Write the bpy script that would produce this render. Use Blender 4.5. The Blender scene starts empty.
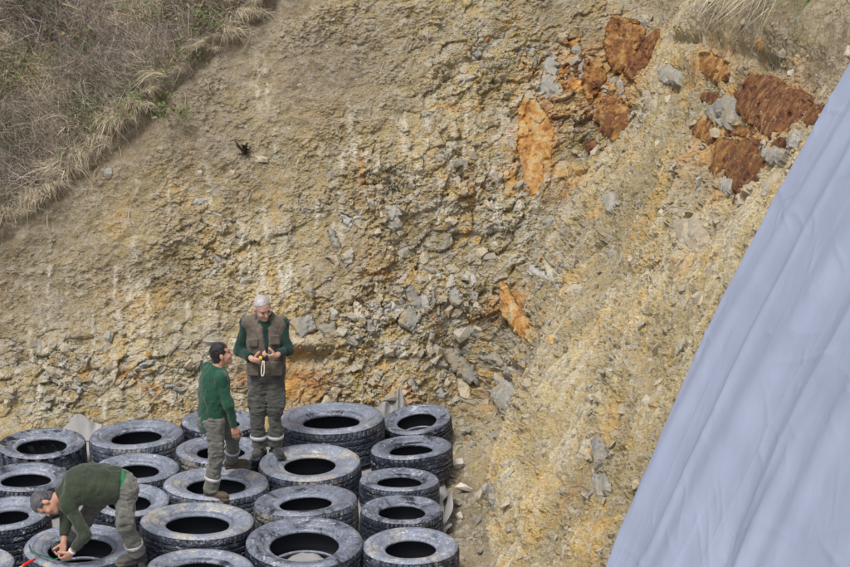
import bpy, bmesh, math, random
import numpy as np
from mathutils import Vector, Matrix

random.seed(7)
RNG = np.random.default_rng(7)
scene = bpy.context.scene
COL = scene.collection
R = math.radians

# ------------------------------------------------------------------ camera
FPX = 2134.0                       # focal length in pixels of an 850 px wide frame
CAM = np.array([0.0, 0.0, 8.05])
PITCH = R(15.8)
cam_data = bpy.data.cameras.new("camera")
cam_data.sensor_width = 36.0
cam_data.lens = 36.0 * FPX / 850.0
cam_data.clip_start = 0.1
cam_data.clip_end = 3000
cam = bpy.data.objects.new("camera", cam_data)
cam.location = CAM
cam.rotation_euler = (R(90) - PITCH, 0, 0)
COL.objects.link(cam)
scene.camera = cam

# ------------------------------------------------------------------ sky, sun, exposure
SUN_EL, SUN_AZ = R(58), R(205)      # azimuth measured clockwise from +Y
world = bpy.data.worlds.new("World")
scene.world = world
world.use_nodes = True
wn = world.node_tree
bg = wn.nodes["Background"]
sky = wn.nodes.new("ShaderNodeTexSky")
sky.sky_type = 'NISHITA'
sky.sun_disc = False
sky.sun_elevation = SUN_EL
sky.sun_rotation = SUN_AZ
sky.air_density = 1.0
sky.dust_density = 6.0
sky.ozone_density = 1.0
hs = wn.nodes.new("ShaderNodeHueSaturation")
hs.inputs["Saturation"].default_value = 0.45
wn.links.new(sky.outputs[0], hs.inputs["Color"])
wn.links.new(hs.outputs[0], bg.inputs["Color"])
bg.inputs["Strength"].default_value = 0.105
sun_data = bpy.data.lights.new("sun", 'SUN')
sun_data.energy = 1.5
sun_data.angle = R(12)
sun_data.color = (1.0, 0.95, 0.87)
sun = bpy.data.objects.new("sun", sun_data)
sd = Vector((math.sin(SUN_AZ) * math.cos(SUN_EL), math.cos(SUN_AZ) * math.cos(SUN_EL), math.sin(SUN_EL)))
sun.rotation_euler = sd.to_track_quat('Z', 'Y').to_euler()
sun.location = (-8, 5, 25)
COL.objects.link(sun)
scene.view_settings.view_transform = 'Standard'
scene.view_settings.look = 'None'
scene.view_settings.gamma = 1.0
scene.view_settings.exposure = 0.52
scene.view_settings.use_curve_mapping = False

# ------------------------------------------------------------------ picture geometry: a pixel of the 850x567 photograph as a ray
C_RIGHT = np.array([1.0, 0, 0])
C_UP = np.array([0, math.sin(PITCH), math.cos(PITCH)])
C_FWD = np.array([0, math.cos(PITCH), -math.sin(PITCH)])
def ray(px, py):
    d = C_FWD + C_RIGHT * ((px - 425.0) / FPX) - C_UP * ((py - 283.5) / FPX)
    return d / np.linalg.norm(d)
def at_z(px, py, z):
    d = ray(px, py)
    return CAM + d * ((z - CAM[2]) / d[2])
def to_px(P):
    q = np.asarray(P) - CAM
    dep = q @ C_FWD
    return 425 + FPX * (q @ C_RIGHT) / dep, 283.5 - FPX * (q @ C_UP) / dep
def unit(v):
    v = np.asarray(v, float)
    return v / (np.linalg.norm(v) + 1e-12)

# ------------------------------------------------------------------ numpy noise
def _hash(ix, iy, iz, s):
    with np.errstate(over='ignore'):
        h = (ix.astype(np.uint32) * np.uint32(374761393) + iy.astype(np.uint32) * np.uint32(668265263)
             + iz.astype(np.uint32) * np.uint32(2246822519) + np.uint32((s * 3266489917) & 0xffffffff))
        h ^= h >> np.uint32(13); h *= np.uint32(1274126177); h ^= h >> np.uint32(16)
        h *= np.uint32(2654435769); h ^= h >> np.uint32(15)
    return h.astype(np.float64) / 4294967296.0
def vnoise(p, s=0):
    f = np.floor(p); i = f.astype(np.int64); w = p - f
    w = w * w * w * (w * (w * 6 - 15) + 10)
    out = 0
    for dx in (0, 1):
        wx = w[:, 0] if dx else 1 - w[:, 0]
        for dy in (0, 1):
            wy = w[:, 1] if dy else 1 - w[:, 1]
            for dz in (0, 1):
                wz = w[:, 2] if dz else 1 - w[:, 2]
                out = out + wx * wy * wz * _hash(i[:, 0] + dx, i[:, 1] + dy, i[:, 2] + dz, s)
    return out * 2 - 1
_ROT = np.array([[0.00, 0.80, 0.60], [-0.80, 0.36, -0.48], [-0.60, -0.48, 0.64]])
def fbm(p, scale, octv=4, s=0, gain=0.5):
    q = np.asarray(p) / scale; a = 1.0; t = 0; tot = 0
    for o in range(octv):
        q = q @ _ROT.T
        t = t + a * vnoise(q + 17.3 * o, s + o); tot += a
        a *= gain; q = q * 2.03
    return t / tot
def voro(p, s=0):
    f = np.floor(p); i = f.astype(np.int64)
    b1 = np.full(len(p), 9.0); b2 = np.full(len(p), 9.0)
    cid = np.zeros(len(p)); cen = np.zeros_like(p)
    for dx in (-1, 0, 1):
        for dy in (-1, 0, 1):
            for dz in (-1, 0, 1):
                jx, jy, jz = i[:, 0] + dx, i[:, 1] + dy, i[:, 2] + dz
                c = np.stack([f[:, 0] + dx + _hash(jx, jy, jz, s), f[:, 1] + dy + _hash(jx, jy, jz, s + 1),
                              f[:, 2] + dz + _hash(jx, jy, jz, s + 2)], 1)
                d = ((p - c) ** 2).sum(1)
                m = d < b1
                b2 = np.where(m, b1, np.minimum(b2, d)); b1 = np.where(m, d, b1)
                cid = np.where(m, _hash(jx, jy, jz, s + 3), cid)
                cen[m] = c[m]
    return np.sqrt(b1), np.sqrt(b2), cid, cen
def facets(p, size, s, tilt=1.0):
    """blocky fracture relief: every Voronoi cell is a tilted plane of its own"""
    q = p / size
    d1, d2, cid, cen = voro(q, s)
    k = (cid * 9973.0)
    t = np.stack([np.sin(k * 1.7), np.sin(k * 2.9 + 1), np.sin(k * 4.3 + 2)], 1)
    return (cid - 0.5) + tilt * ((q - cen) * t).sum(1), d2 - d1, cid
def sstep(a, b, x):
    t = np.clip((x - a) / (b - a), 0, 1)
    return t * t * (3 - 2 * t)

# ------------------------------------------------------------------ mesh and property helpers
def mesh_np(name, V, Fq, smooth=False):
    """mesh from arrays; Fq is an (n,3) or (n,4) index array or a list of such arrays"""
    if not isinstance(Fq, list): Fq = [Fq]
    Fq = [f for f in Fq if len(f)]
    me = bpy.data.meshes.new(name)
    nl = sum(f.size for f in Fq); nf = sum(len(f) for f in Fq)
    me.vertices.add(len(V)); me.vertices.foreach_set("co", np.ascontiguousarray(V, dtype=np.float32).ravel())
    me.loops.add(nl); me.loops.foreach_set("vertex_index", np.concatenate([f.ravel() for f in Fq]).astype(np.int32))
    me.polygons.add(nf)
    tot = np.concatenate([np.full(len(f), f.shape[1], np.int32) for f in Fq])
    start = np.concatenate([[0], np.cumsum(tot)[:-1]]).astype(np.int32)
    me.polygons.foreach_set("loop_start", start)
    me.polygons.foreach_set("loop_total", tot)
    me.polygons.foreach_set("use_smooth", np.full(nf, smooth))
    me.update(calc_edges=True)
    me.validate()
    return me
def col_attr(me, name, rgba):
    a = me.color_attributes.new(name, 'FLOAT_COLOR', 'POINT')
    a.data.foreach_set("color", np.ascontiguousarray(rgba, dtype=np.float32).ravel())
def link(name, data, mat=None, parent=None, loc=(0, 0, 0)):
    o = bpy.data.objects.new(name, data)
    COL.objects.link(o)
    o.location = loc
    if mat is not None and data is not None and len(data.materials) == 0: data.materials.append(mat)
    if parent is not None: o.parent = parent
    return o
def tag(o, label=None, cat=None, group=None, kind=None):
    if label: o["label"] = label
    if cat: o["category"] = cat
    if group: o["group"] = group
    if kind: o["kind"] = kind
    return o
def grid_faces(nu, nv):
    i, j = np.meshgrid(np.arange(nu - 1), np.arange(nv - 1), indexing='ij')
    a = (i * nv + j).ravel()
    return np.stack([a, a + nv, a + nv + 1, a + 1], 1)

# ------------------------------------------------------------------ materials
class NT:
    def __init__(self, name):
        self.m = bpy.data.materials.new(name); self.m.use_nodes = True
        self.t = self.m.node_tree; self.t.nodes.clear()
        self.out = self.n("ShaderNodeOutputMaterial"); self.b = self.n("ShaderNodeBsdfPrincipled")
        self.l(self.b.outputs[0], self.out.inputs[0])
        self._geo = None
    def n(self, t, **kw):
        x = self.t.nodes.new(t)
        for k, v in kw.items(): setattr(x, k, v)
        return x
    def l(self, a, b): self.t.links.new(a, b)
    def pos(self):
        if self._geo is None: self._geo = self.n("ShaderNodeNewGeometry")
        return self._geo.outputs["Position"]
    def map(self, vec, scale=(1, 1, 1), rot=(0, 0, 0)):
        mp = self.n("ShaderNodeMapping"); self.l(vec, mp.inputs[0])
        mp.inputs["Scale"].default_value = scale; mp.inputs["Rotation"].default_value = rot
        return mp.outputs[0]
    def noise(self, vec, scale, detail=4, rough=0.55, dist=0.0):
        x = self.n("ShaderNodeTexNoise"); self.l(vec, x.inputs["Vector"])
        x.inputs["Scale"].default_value = scale; x.inputs["Detail"].default_value = detail
        x.inputs["Roughness"].default_value = rough; x.inputs["Distortion"].default_value = dist
        return x.outputs["Fac"]
    def vor(self, vec, scale, feature='F1', out="Distance"):
        x = self.n("ShaderNodeTexVoronoi", feature=feature); self.l(vec, x.inputs["Vector"])
        x.inputs["Scale"].default_value = scale
        return x.outputs[out]
    def ramp(self, fac, stops, interp='LINEAR'):
        x = self.n("ShaderNodeValToRGB"); self.l(fac, x.inputs[0]); cr = x.color_ramp; cr.interpolation = interp
        while len(cr.elements) < len(stops): cr.elements.new(0.5)
        for e, (p, c) in zip(cr.elements, stops):
            e.position = p; e.color = (c, c, c, 1) if isinstance(c, (int, float)) else (*c, 1)
        return x.outputs[0]
    def mix(self, fac, a, b, blend='MIX'):
        x = self.n("ShaderNodeMix", data_type='RGBA', blend_type=blend)
        for sock, v in ((x.inputs[0], fac), (x.inputs[6], a), (x.inputs[7], b)):
            if hasattr(v, "is_linked"): self.l(v, sock)
            elif isinstance(v, (int, float)): sock.default_value = v if sock.type == 'VALUE' else (v, v, v, 1)
            else: sock.default_value = (*v, 1)
        return x.outputs[2]
    def math(self, op, a, b=0.0, clamp=False):
        x = self.n("ShaderNodeMath", operation=op, use_clamp=clamp)
        for k, v in enumerate((a, b)):
            if hasattr(v, "is_linked"): self.l(v, x.inputs[k])
            else: x.inputs[k].default_value = v
        return x.outputs[0]
    def bump(self, h, strength=0.5, dist=0.01, chain=None):
        x = self.n("ShaderNodeBump"); self.l(h, x.inputs["Height"])
        x.inputs["Strength"].default_value = strength; x.inputs["Distance"].default_value = dist
        if chain is not None: self.l(chain, x.inputs["Normal"])
        return x.outputs[0]
    def fin(self, color, rough=0.9, normal=None, spec=0.3):
        for sock, v in ((self.b.inputs["Base Color"], color), (self.b.inputs["Roughness"], rough)):
            if hasattr(v, "is_linked"): self.l(v, sock)
            else: sock.default_value = (*v, 1) if sock.type == 'RGBA' else v
        self.b.inputs["Specular IOR Level"].default_value = spec
        if normal is not None: self.l(normal, self.b.inputs["Normal"])
        return self.m

def earth_material():
    t = NT("earth"); P = t.pos()
    at = t.n("ShaderNodeAttribute", attribute_name="mask")
    sep = t.n("ShaderNodeSeparateColor"); t.l(at.outputs["Color"], sep.inputs[0])
    rust, grey, soil = sep.outputs[0], sep.outputs[1], sep.outputs[2]
    pale = at.outputs["Alpha"]
    vt = t.n("ShaderNodeAttribute", attribute_name="vary")
    vs = t.n("ShaderNodeSeparateColor"); t.l(vt.outputs["Color"], vs.inputs[0])
    n1, n2, n4 = vs.outputs[0], vs.outputs[1], vs.outputs[2]
    n5 = vt.outputs["Alpha"]
    base = t.ramp(n1, [(0.2, (0.265, 0.216, 0.120)), (0.5, (0.365, 0.292, 0.152)), (0.8, (0.46, 0.370, 0.195))])
    base = t.mix(t.ramp(n2, [(0.35, 0.0), (0.75, 0.8)]), base, (0.29, 0.247, 0.16))
    base = t.mix(t.ramp(n4, [(0.52, 0.0), (0.75, 0.7)]), base, (0.47, 0.318, 0.108))
    soilc = t.ramp(n2, [(0.2, (0.148, 0.122, 0.088)), (0.8, (0.275, 0.232, 0.168))])
    base = t.mix(soil, base, soilc)
    greyc = t.ramp(n5, [(0.15, (0.20, 0.205, 0.20)), (0.5, (0.355, 0.355, 0.33)), (0.85, (0.48, 0.47, 0.43))])
    base = t.mix(grey, base, greyc)
    palec = t.ramp(n2, [(0.2, (0.45, 0.415, 0.325)), (0.8, (0.57, 0.54, 0.46))])
    base = t.mix(pale, base, palec)
    rustc = t.ramp(n5, [(0.12, (0.16, 0.062, 0.025)), (0.38, (0.34, 0.15, 0.042)), (0.6, (0.46, 0.25, 0.075)), (0.9, (0.50, 0.36, 0.17))])
    base = t.mix(rust, base, rustc)
    n3 = t.noise(P, 55.0, 3, 0.65)
    base = t.mix(0.85, base, t.ramp(n3, [(0.25, 0.5), (0.5, 1.0), (0.75, 1.42)]), 'MULTIPLY')
    nb = t.bump(t.noise(P, 95.0, 2, 0.7), 0.8, 0.018)
    return t.fin(base, 0.93, nb, 0.2)
M = {}
M["earth"] = earth_material()

# ------------------------------------------------------------------ the excavation: two cut faces, a hillside above, a floor below
def hdir(x, y):
    return unit((x, y, 0))
def plane(hn, slope, p):
    n = np.array(hn) * math.sin(slope) + np.array([0, 0, 1.0]) * math.cos(slope)
    return n, float(n @ np.asarray(p, float))
N1, C1 = plane(hdir(0.093, -0.996), R(66), (0.0, 22.45, 0))       # the far cut face
N2, C2 = plane(hdir(-0.997, -0.08), R(60), (0.42, 22.2, 0))       # the cut face along the right
N3, C3 = np.array([0, 0, 1.0]), 0.0                               # floor
def hit_plane(px, py, n, c):
    d = ray(px, py)
    return CAM + d * ((c - n @ CAM) / (n @ d))
e1, e2 = hit_plane(-10, 238, N1, C1), hit_plane(262, -5, N1, C1)
ed = unit(e2 - e1)
def rot_about(v, ax, a):
    return v * math.cos(a) + np.cross(ax, v) * math.sin(a) + ax * (ax @ v) * (1 - math.cos(a))
cand = [rot_about(N1, ed, a) for a in (R(24), R(-24))]
NG = max(cand, key=lambda v: v[2]); CG = float(NG @ e1)           # overgrown hillside
NT2, CT2 = plane(hdir(-0.5, -0.86), R(28), (3.5, 20.1, 6.3))      # gentler top of the hill above both cuts
BB = unit(N1 + N2 + 0.25 * N3)
UU = unit(np.cross((0, 0, 1.0), -BB)); UU = UU if UU[0] > 0 else -UU
VV = np.cross(BB, UU); VV = VV if VV[2] > 0 else -VV
OO = np.array([0.4, 21.6, 1.5])
def smax(a, b, k):
    h = np.clip(k - np.abs(a - b), 0, None) / k
    return np.maximum(a, b) + h * h * k * 0.25
def smin(a, b, k): return -smax(-a, -b, k)
def hp(n, c, u, v):
    return (c - (n @ OO) - u * (n @ UU) - v * (n @ VV)) / (n @ BB)
def base_h(u, v):
    a = hp(N1, C1, u, v); g = hp(NG, CG, u, v); b = hp(N2, C2, u, v); f = hp(N3, C3, u, v); t = hp(NT2, CT2, u, v)
    a = smin(a, g, 0.10)
    h = smin(smax(a, b, 0.45), t, 0.5)
    return smax(h, f, 0.55)
def base_p(u, v):
    u = np.asarray(u, float); v = np.asarray(v, float)
    return OO + u[..., None] * UU + v[..., None] * VV + base_h(u, v)[..., None] * BB
def hit_uv(px, py):
    d = ray(px, py); ts = np.linspace(10, 34, 400)
    def g(t):
        q = CAM + np.multiply.outer(t, d) - OO
        return (q @ BB) - base_h(q @ UU, q @ VV)
    s = g(ts); k = int(np.argmax(s < 0)); lo, hi = ts[max(k - 1, 0)], ts[k]
    for _ in range(30):
        mid = 0.5 * (lo + hi)
        if g(np.array([mid]))[0] > 0: lo = mid
        else: hi = mid
    q = CAM + lo * d - OO
    return float(q @ UU), float(q @ VV)
def hit(px, py):
    return base_p(*hit_uv(px, py))

cs = [hit_uv(x, y) for x in np.linspace(-25, 875, 10) for y in np.linspace(-25, 592, 8)]
u0, u1 = min(c[0] for c in cs), max(c[0] for c in cs); v0, v1 = min(c[1] for c in cs), max(c[1] for c in cs)
STEP = 0.0135
def axis(a, b, lo, hi):
    mid = np.arange(a, b, STEP)
    def tail(x, end, sg):
        r = []; st = STEP
        while (end - x) * sg > 0:
            st = min(st * 1.25, 0.5); x += sg * st; r.append(x)
        return r
    return np.array(tail(a, lo, -1)[::-1] + list(mid) + tail(b, hi, 1))
ua = axis(u0, u1, u0 - 5, u1 + 5); va = axis(v0, v1, v0 - 3, v1 + 5)
nu, nv = len(ua), len(va)
Ug, Vg = np.meshgrid(ua, va, indexing='ij')
PB = base_p(Ug, Vg)
def grid_normals(P):
    n = np.cross(np.gradient(P, axis=0), np.gradient(P, axis=1))
    n /= np.linalg.norm(n, axis=2, keepdims=True) + 1e-12
    return n * np.sign((n @ BB))[..., None]
NB = grid_normals(PB)
Pf = PB.reshape(-1, 3); Nf = NB.reshape(-1, 3)
ha, hg, hb, hf, ht = [hp(n, c, Ug, Vg).ravel() for n, c in ((N1, C1), (NG, CG), (N2, C2), (N3, C3), (NT2, CT2))]
right_w = sstep(-0.45, 0.45, hb - np.minimum(ha, hg))              # 1 on the right cut face
hill_w = sstep(-0.02, 0.03, ha - hg) * (1 - right_w)               # 1 on the overgrown hillside
edge_d = (Pf @ N1 - C1) * 0                                        # distance below the turf edge, measured in the far face
acr = unit(np.cross(N1, ed)); acr = acr if acr[2] < 0 else -acr
edge_d = (Pf - e1) @ acr
floor_w = sstep(-0.12, 0.12, hf - np.maximum(np.minimum(ha, hg), hb))

SPX, SPY = to_px(Pf)
def spots(lst):
    """soft patches on the cut, each set by a surface point and a size in metres"""
    out = np.zeros(len(Pf))
    for px, py, rx, ry, w, ang in lst:
        rm = 2.2 * max(rx, ry) * (2.0 if px > 500 else 1.25) + 12
        sel = np.nonzero((np.abs(SPX - px) < rm) & (np.abs(SPY - py) < rm))[0]
        if not len(sel): continue
        c = hit(px, py); n = unit(N1 if px < 500 else N2 + 0.6 * N1)
        t1 = unit(np.cross((0, 0, 1.0), n)); t1 = t1 if t1[0] > 0 else -t1
        t2 = np.cross(n, t1); t2 = t2 if t2[2] > 0 else -t2
        a = R(ang); d = Pf[sel] - c
        x = d @ t1; y = d @ t2
        fx = 1.0 / max(0.5, abs(t1 @ C_RIGHT))
        x, y = (x * math.cos(a) + y * math.sin(a)), (-x * math.sin(a) + y * math.cos(a))
        q = (x / (rx / 93.0 * fx)) ** 2 + (y / (ry / 88.0)) ** 2
        out[sel] = np.maximum(out[sel], w * np.exp(-q * 1.2))
    return out
n_big = fbm(Pf, 1.4, 3, 11); n_mid = fbm(Pf, 0.42, 4, 21); n_sm = fbm(Pf, 0.12, 4, 31); n_xs = fbm(Pf, 0.045, 3, 41)
warp = np.stack([fbm(Pf, 0.3, 3, 51), fbm(Pf, 0.3, 3, 52), fbm(Pf, 0.3, 3, 53)], 1)
# soil near the turf line and in the upper middle, rock lower down and on the right
soil = np.maximum(sstep(1.35, 0.05, edge_d + 0.35 * n_mid) * (1 - right_w),
                  spots([(330, 70, 120, 80, .95, 0), (250, 170, 60, 50, .7, 0), (40, 290, 80, 60, .8, 0), (350, 240, 40, 60, .75, 0), (150, 215, 90, 40, .6, 0),
                         (760, 18, 120, 42, 1.15, -12), (830, 60, 50, 60, 1.0, 0), (680, 5, 80, 25, .9, 0), (330, 275, 30, 50, .7, 0), (190, 130, 150, 70, .85, -35), (90, 250, 120, 60, .6, -30), (560, 15, 60, 20, .5, 0)]))
soil = np.clip(soil * (0.95 + 0.35 * n_mid + 0.3 * n_sm), 0, 1)
rock = spots([(390, 330, 110, 90, 1., 0), (60, 375, 110, 50, .85, 0), (200, 375, 90, 45, .7, 0), (400, 200, 90, 60, .8, 0), (480, 350, 50, 90, 1, 0),
              (520, 230, 80, 100, .8, 0), (590, 120, 90, 110, .8, 0), (450, 100, 90, 70, .55, 0), (740, 140, 90, 80, .8, 0), (220, 250, 60, 60, .5, 0)])
rock = np.clip(rock * (0.85 + 0.7 * n_mid) * (1 - 0.7 * soil), 0, 1)
# outlines of the big slabs standing in the cut (points of the photograph put on the ground surface)
def z7(pts): return [(560 + x / 2.834, y / 2.834) for x, y in pts]
SL = [
    (z7([(130, 70), (150, 45), (200, 55), (245, 80), (240, 110), (190, 190), (155, 215), (135, 180), (125, 120)]), "slab_orange", .07),
    (z7([(285, 85), (295, 95), (255, 160), (215, 235), (175, 205), (205, 160), (245, 110)]), "slab_brown", .06),
    (z7([(70, 170), (110, 175), (133, 205), (130, 235), (85, 300), (65, 265), (62, 215)]), "slab_orange", .05),
    (z7([(150, 260), (190, 300), (190, 345), (155, 405), (130, 385), (100, 330), (115, 290)]), "slab_orange", .07),
    (z7([(540, 210), (600, 215), (690, 260), (710, 290), (665, 385), (600, 400), (560, 370), (505, 320), (500, 270)]), "slab_brown", .08),
    (z7([(530, 388), (600, 412), (612, 470), (550, 560), (500, 560), (470, 500), (495, 440)]), "slab_brown", .06),
    (z7([(452, 385), (508, 395), (480, 450), (440, 508), (412, 480), (425, 430)]), "slab_orange", .05),
    (z7([(395, 260), (450, 255), (462, 280), (420, 292), (393, 282)]), "slab_brown", .05),
    (z7([(362, 350), (400, 322), (440, 345), (438, 390), (410, 412), (365, 378)]), "slab_orange", .04),
    (z7([(420, 310), (470, 275), (500, 272), (502, 330), (480, 368), (430, 345)]), "slab_grey", .10),
    (z7([(715, 300), (748, 292), (738, 330), (705, 370), (695, 345)]), "slab_brown", .03),
    (z7([(600, 440), (640, 430), (668, 445), (640, 480), (605, 470)]), "slab_grey", .12),
    (z7([(465, 510), (500, 500), (505, 545), (480, 562), (462, 540)]), "slab_grey", .07),
    (z7([(665, 385), (700, 380), (690, 425), (660, 440)]), "slab_grey", .06),
    (z7([(620, 490), (640, 480), (600, 560), (575, 575), (590, 530)]), "stone_tan", .06),
    (z7([(235, 50), (270, 52), (255, 80), (230, 72)]), "slab_grey", .09),
    (z7([(65, 385), (100, 390), (105, 425), (75, 430), (64, 410)]), "slab_brown", .02),
    (z7([(290, 205), (330, 190), (360, 215), (345, 245), (300, 240)]), "slab_grey", .06),
    (z7([(415, 172), (450, 160), (498, 188), (490, 228), (445, 238), (412, 212)]), "slab_orange", .02),
    (z7([(36, 185), (66, 170), (62, 205), (44, 222)]), "slab_brown", .03),
    (z7([(20, 110), (58, 100), (62, 140), (34, 150)]), "slab_orange", .02),
    (z7([(508, 345), (545, 378), (520, 388), (458, 380), (470, 365)]), "slab_orange", .03),
    (z7([(612, 412), (660, 395), (655, 430), (615, 440)]), "slab_brown", .03),
    (z7([(200, 60), (232, 70), (222, 80), (196, 72)]), "slab_brown", .09),
    ([(520, 105), (532, 95), (545, 108), (556, 130), (553, 160), (545, 190), (530, 198), (524, 180), (516, 150)], "stone_ochre", .005),
    ([(504, 180), (514, 168), (520, 182), (512, 200), (503, 196)], "stone_ochre", .01),
    ([(498, 280), (506, 282), (518, 305), (530, 330), (516, 338), (504, 318)], "stone_ochre", .005),
    ([(545, 60), (556, 52), (560, 70), (550, 100), (538, 95)], "slab_grey", .05),
    ([(403, 288), (412, 284), (424, 300), (428, 314), (418, 312), (408, 302)], "slab_grey", .05),
    ([(440, 345), (455, 340), (472, 365), (470, 378), (455, 370)], "slab_grey", .04),
    ([(385, 205), (395, 203), (404, 214), (398, 222), (388, 216)], "slab_grey", .04),
    ([(475, 380), (490, 370), (498, 385), (490, 402), (478, 398)], "slab_grey", .06),
    ([(600, 195), (612, 192), (618, 205), (608, 214)], "slab_grey", .05),
    ([(680, 225), (705, 215), (712, 240), (700, 258), (685, 245)], "stone_tan", .05),
    ([(290, 320), (312, 314), (318, 330), (300, 340)], "slab_grey", .06),
    ([(318, 325), (335, 322), (340, 338), (326, 342)], "slab_grey", .06),
    ([(395, 320), (410, 305), (422, 318), (412, 335)], "slab_grey", .06),
    ([(340, 255), (352, 250), (356, 262), (345, 268)], "slab_grey", .05),
    ([(505, 505), (515, 492), (522, 510), (514, 528)], "slab_grey", .03),
    ([(590, 440), (600, 432), (604, 455), (594, 468)], "slab_grey", .04),
    ([(585, 470), (600, 468), (606, 488), (590, 494)], "slab_grey", .04),
]
# broken grey blocks of the fractured band
_r = np.random.default_rng(77)
for (zx, zy, zw, zh, cnt) in [(395, 300, 70, 30, 15), (345, 330, 50, 18, 9), (455, 345, 40, 45, 16), (390, 225, 40, 25, 8), (430, 265, 45, 25, 8), (485, 390, 20, 25, 6), (70, 385, 70, 20, 7), (190, 385, 60, 20, 6), (545, 250, 25, 40, 5), (215, 235, 25, 20, 3), (575, 70, 20, 40, 4)]:
    for _ in range(cnt):
        cx, cy = zx + _r.normal() * zw * 0.6, zy + _r.normal() * zh * 0.6
        ln, wd, an = _r.uniform(6, 15), _r.uniform(3.5, 8), R(_r.normal() * 35 + 35)
        th = np.sort(_r.uniform(0, 6.283, 6)); th = th + np.arange(6) * 0.15
        pl = [(cx + ln * math.cos(t) * math.cos(an) - wd * math.sin(t) * math.sin(an), cy + ln * math.cos(t) * math.sin(an) + wd * math.sin(t) * math.cos(an)) for t in th]
        ar = abs(sum(pl[i][0] * pl[(i + 1) % 6][1] - pl[(i + 1) % 6][0] * pl[i][1] for i in range(6))) / 2
        if ar < 40 or cy > 412 or cy < 8: continue
        SL.append((pl, ["slab_grey", "slab_pale", "slab_grey", "stone_tan"][int(_r.integers(4))], _r.uniform(0.015, 0.06)))
def in_poly(px, py, poly):
    poly = np.asarray(poly); r = np.zeros(len(px), bool); x0, y0 = poly[-1]
    for x1, y1 in poly:
        c = ((y0 > py) != (y1 > py)) & (px < (x1 - x0) * (py - y0) / (y1 - y0 + 1e-9) + x0); r ^= c; x0, y0 = x1, y1
    return r
slab_m = np.zeros(len(Pf), bool)
for poly, mk, pr in SL:
    pc = np.mean(poly, 0); slab_m |= in_poly(SPX, SPY, [(pc[0] + (x - pc[0]) * 0.95, pc[1] + (y - pc[1]) * 0.95) for x, y in poly])
slab_m = slab_m & (right_w + (1 - hill_w) > 0.5)
# bedding: planes that dip to the lower left on the right face, roughly level blocks on the far face
A = np.array([[0.8, 0.1, 0.55], [-0.2, 1.0, 0.1], [-0.9, -0.2, 1.6]])
q1 = (Pf + 0.06 * warp) @ A.T
f1, g1, id1 = facets(q1, 0.30, 61, 1.1)
f2, g2, id2 = facets(q1 + 3.1, 0.115, 71, 1.2)
f3, g3, id3 = facets(Pf + 0.02 * warp, 0.055, 81, 1.2)
# scrape marks of the bucket teeth: run down the face
t1h = unit(np.cross((0, 0, 1.0), N1)); fall1 = unit(np.array([0, 0, -1.0]) + N1 * N1[2]); fall2 = unit(np.array([-0.25, -0.25, -1.0]))
side2 = unit(np.cross(N2, fall2))
s1 = np.stack([(Pf @ t1h) / 0.065, (Pf @ fall1) / 0.75, np.zeros(len(Pf))], 1)
s2 = np.stack([(Pf @ side2) / 0.045, (Pf @ fall2) / 0.8, np.full(len(Pf), 5.0)], 1)
str1 = vnoise(s1 + 0.35 * warp[:, :1], 91); str2 = vnoise(s2 + 0.5 * warp[:, :1], 92) + 0.5 * vnoise(s2 * 2.3, 93)
drip = []
_r = np.random.default_rng(33)
for (zx, zy, zw, zh, cnt) in [(200, 300, 110, 50, 26), (470, 150, 70, 70, 22), (500, 215, 40, 50, 12), (150, 385, 140, 30, 18), (300, 255, 60, 40, 10), (370, 190, 50, 60, 10), (260, 110, 40, 30, 3), (420, 300, 50, 50, 10), (180, 175, 60, 30, 2), (60, 330, 50, 40, 6), (100, 300, 60, 30, 8)]:
    for _ in range(cnt):
        drip.append((zx + _r.uniform(-1, 1) * zw, zy + _r.uniform(-1, 1) * zh, _r.uniform(1.8, 4.6), _r.uniform(10, 38), _r.uniform(0.7, 1.1), _r.uniform(-4, 4)))
drip = spots(drip) * sstep(-0.45, 0.15, n_sm + 0.9 * n_xs)
zone = spots([(200, 305, 100, 60, 1, 0), (330, 250, 80, 50, .6, 0), (470, 150, 90, 110, 1, 0), (60, 330, 70, 60, .7, 0), (160, 390, 150, 40, .8, 0), (420, 330, 60, 60, .5, 0), (110, 180, 80, 40, .35, 0)])
streak = np.maximum(drip, 0.55 * sstep(0.22, 0.62, str1) * np.clip(zone, 0, 1) * sstep(-0.3, 0.2, n_mid + 0.5 * n_sm)) * (1 - right_w)
smear2 = (1 - floor_w) * right_w * sstep(0.0, 0.7, str2) * sstep(-0.25, 0.3, n_big + n_mid) * (1 - 0.7 * rock)
smooth = np.clip(1 - 0.75 * streak - 0.55 * smear2, 0.2, 1)
crumb = (0.35 - 0.2 * soil + 1.0 * sstep(-0.25, 0.45, fbm(Pf, 0.55, 4, 17) + 0.5 * n_sm)) * smooth
face = (1 - hill_w) * (1 - floor_w)
low = 0.15 * n_big + 0.085 * n_mid * (1 - 0.35 * right_w)
disp = face * smooth * rock * (0.080 * f1 + 0.050 * f2 * crumb)
disp += face * smooth * (1 - rock) * (1 - 0.85 * soil) * ((0.012 + 0.028 * right_w) * f1 + 0.014 * f2) * crumb * (1 - 0.25 * right_w)
disp += face * (0.009 + 0.016 * rock + 0.003 * right_w) * f3 * crumb * (1 - 0.45 * soil)
f4, g4, id4 = facets(Pf, 0.034, 86, 1.2)
disp += face * (0.007 + 0.005 * rock + 0.004 * right_w) * f4 * (0.3 + 0.7 * crumb)
disp += 0.026 * n_sm * (0.5 + 0.5 * smooth) + 0.013 * n_xs * (0.5 + 0.5 * crumb) * (1 + 0.3 * soil)
disp += face * (1 - right_w) * (0.014 * str1 * (0.3 + zone) + 0.012 * streak) + face * right_w * 0.022 * str2
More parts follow.
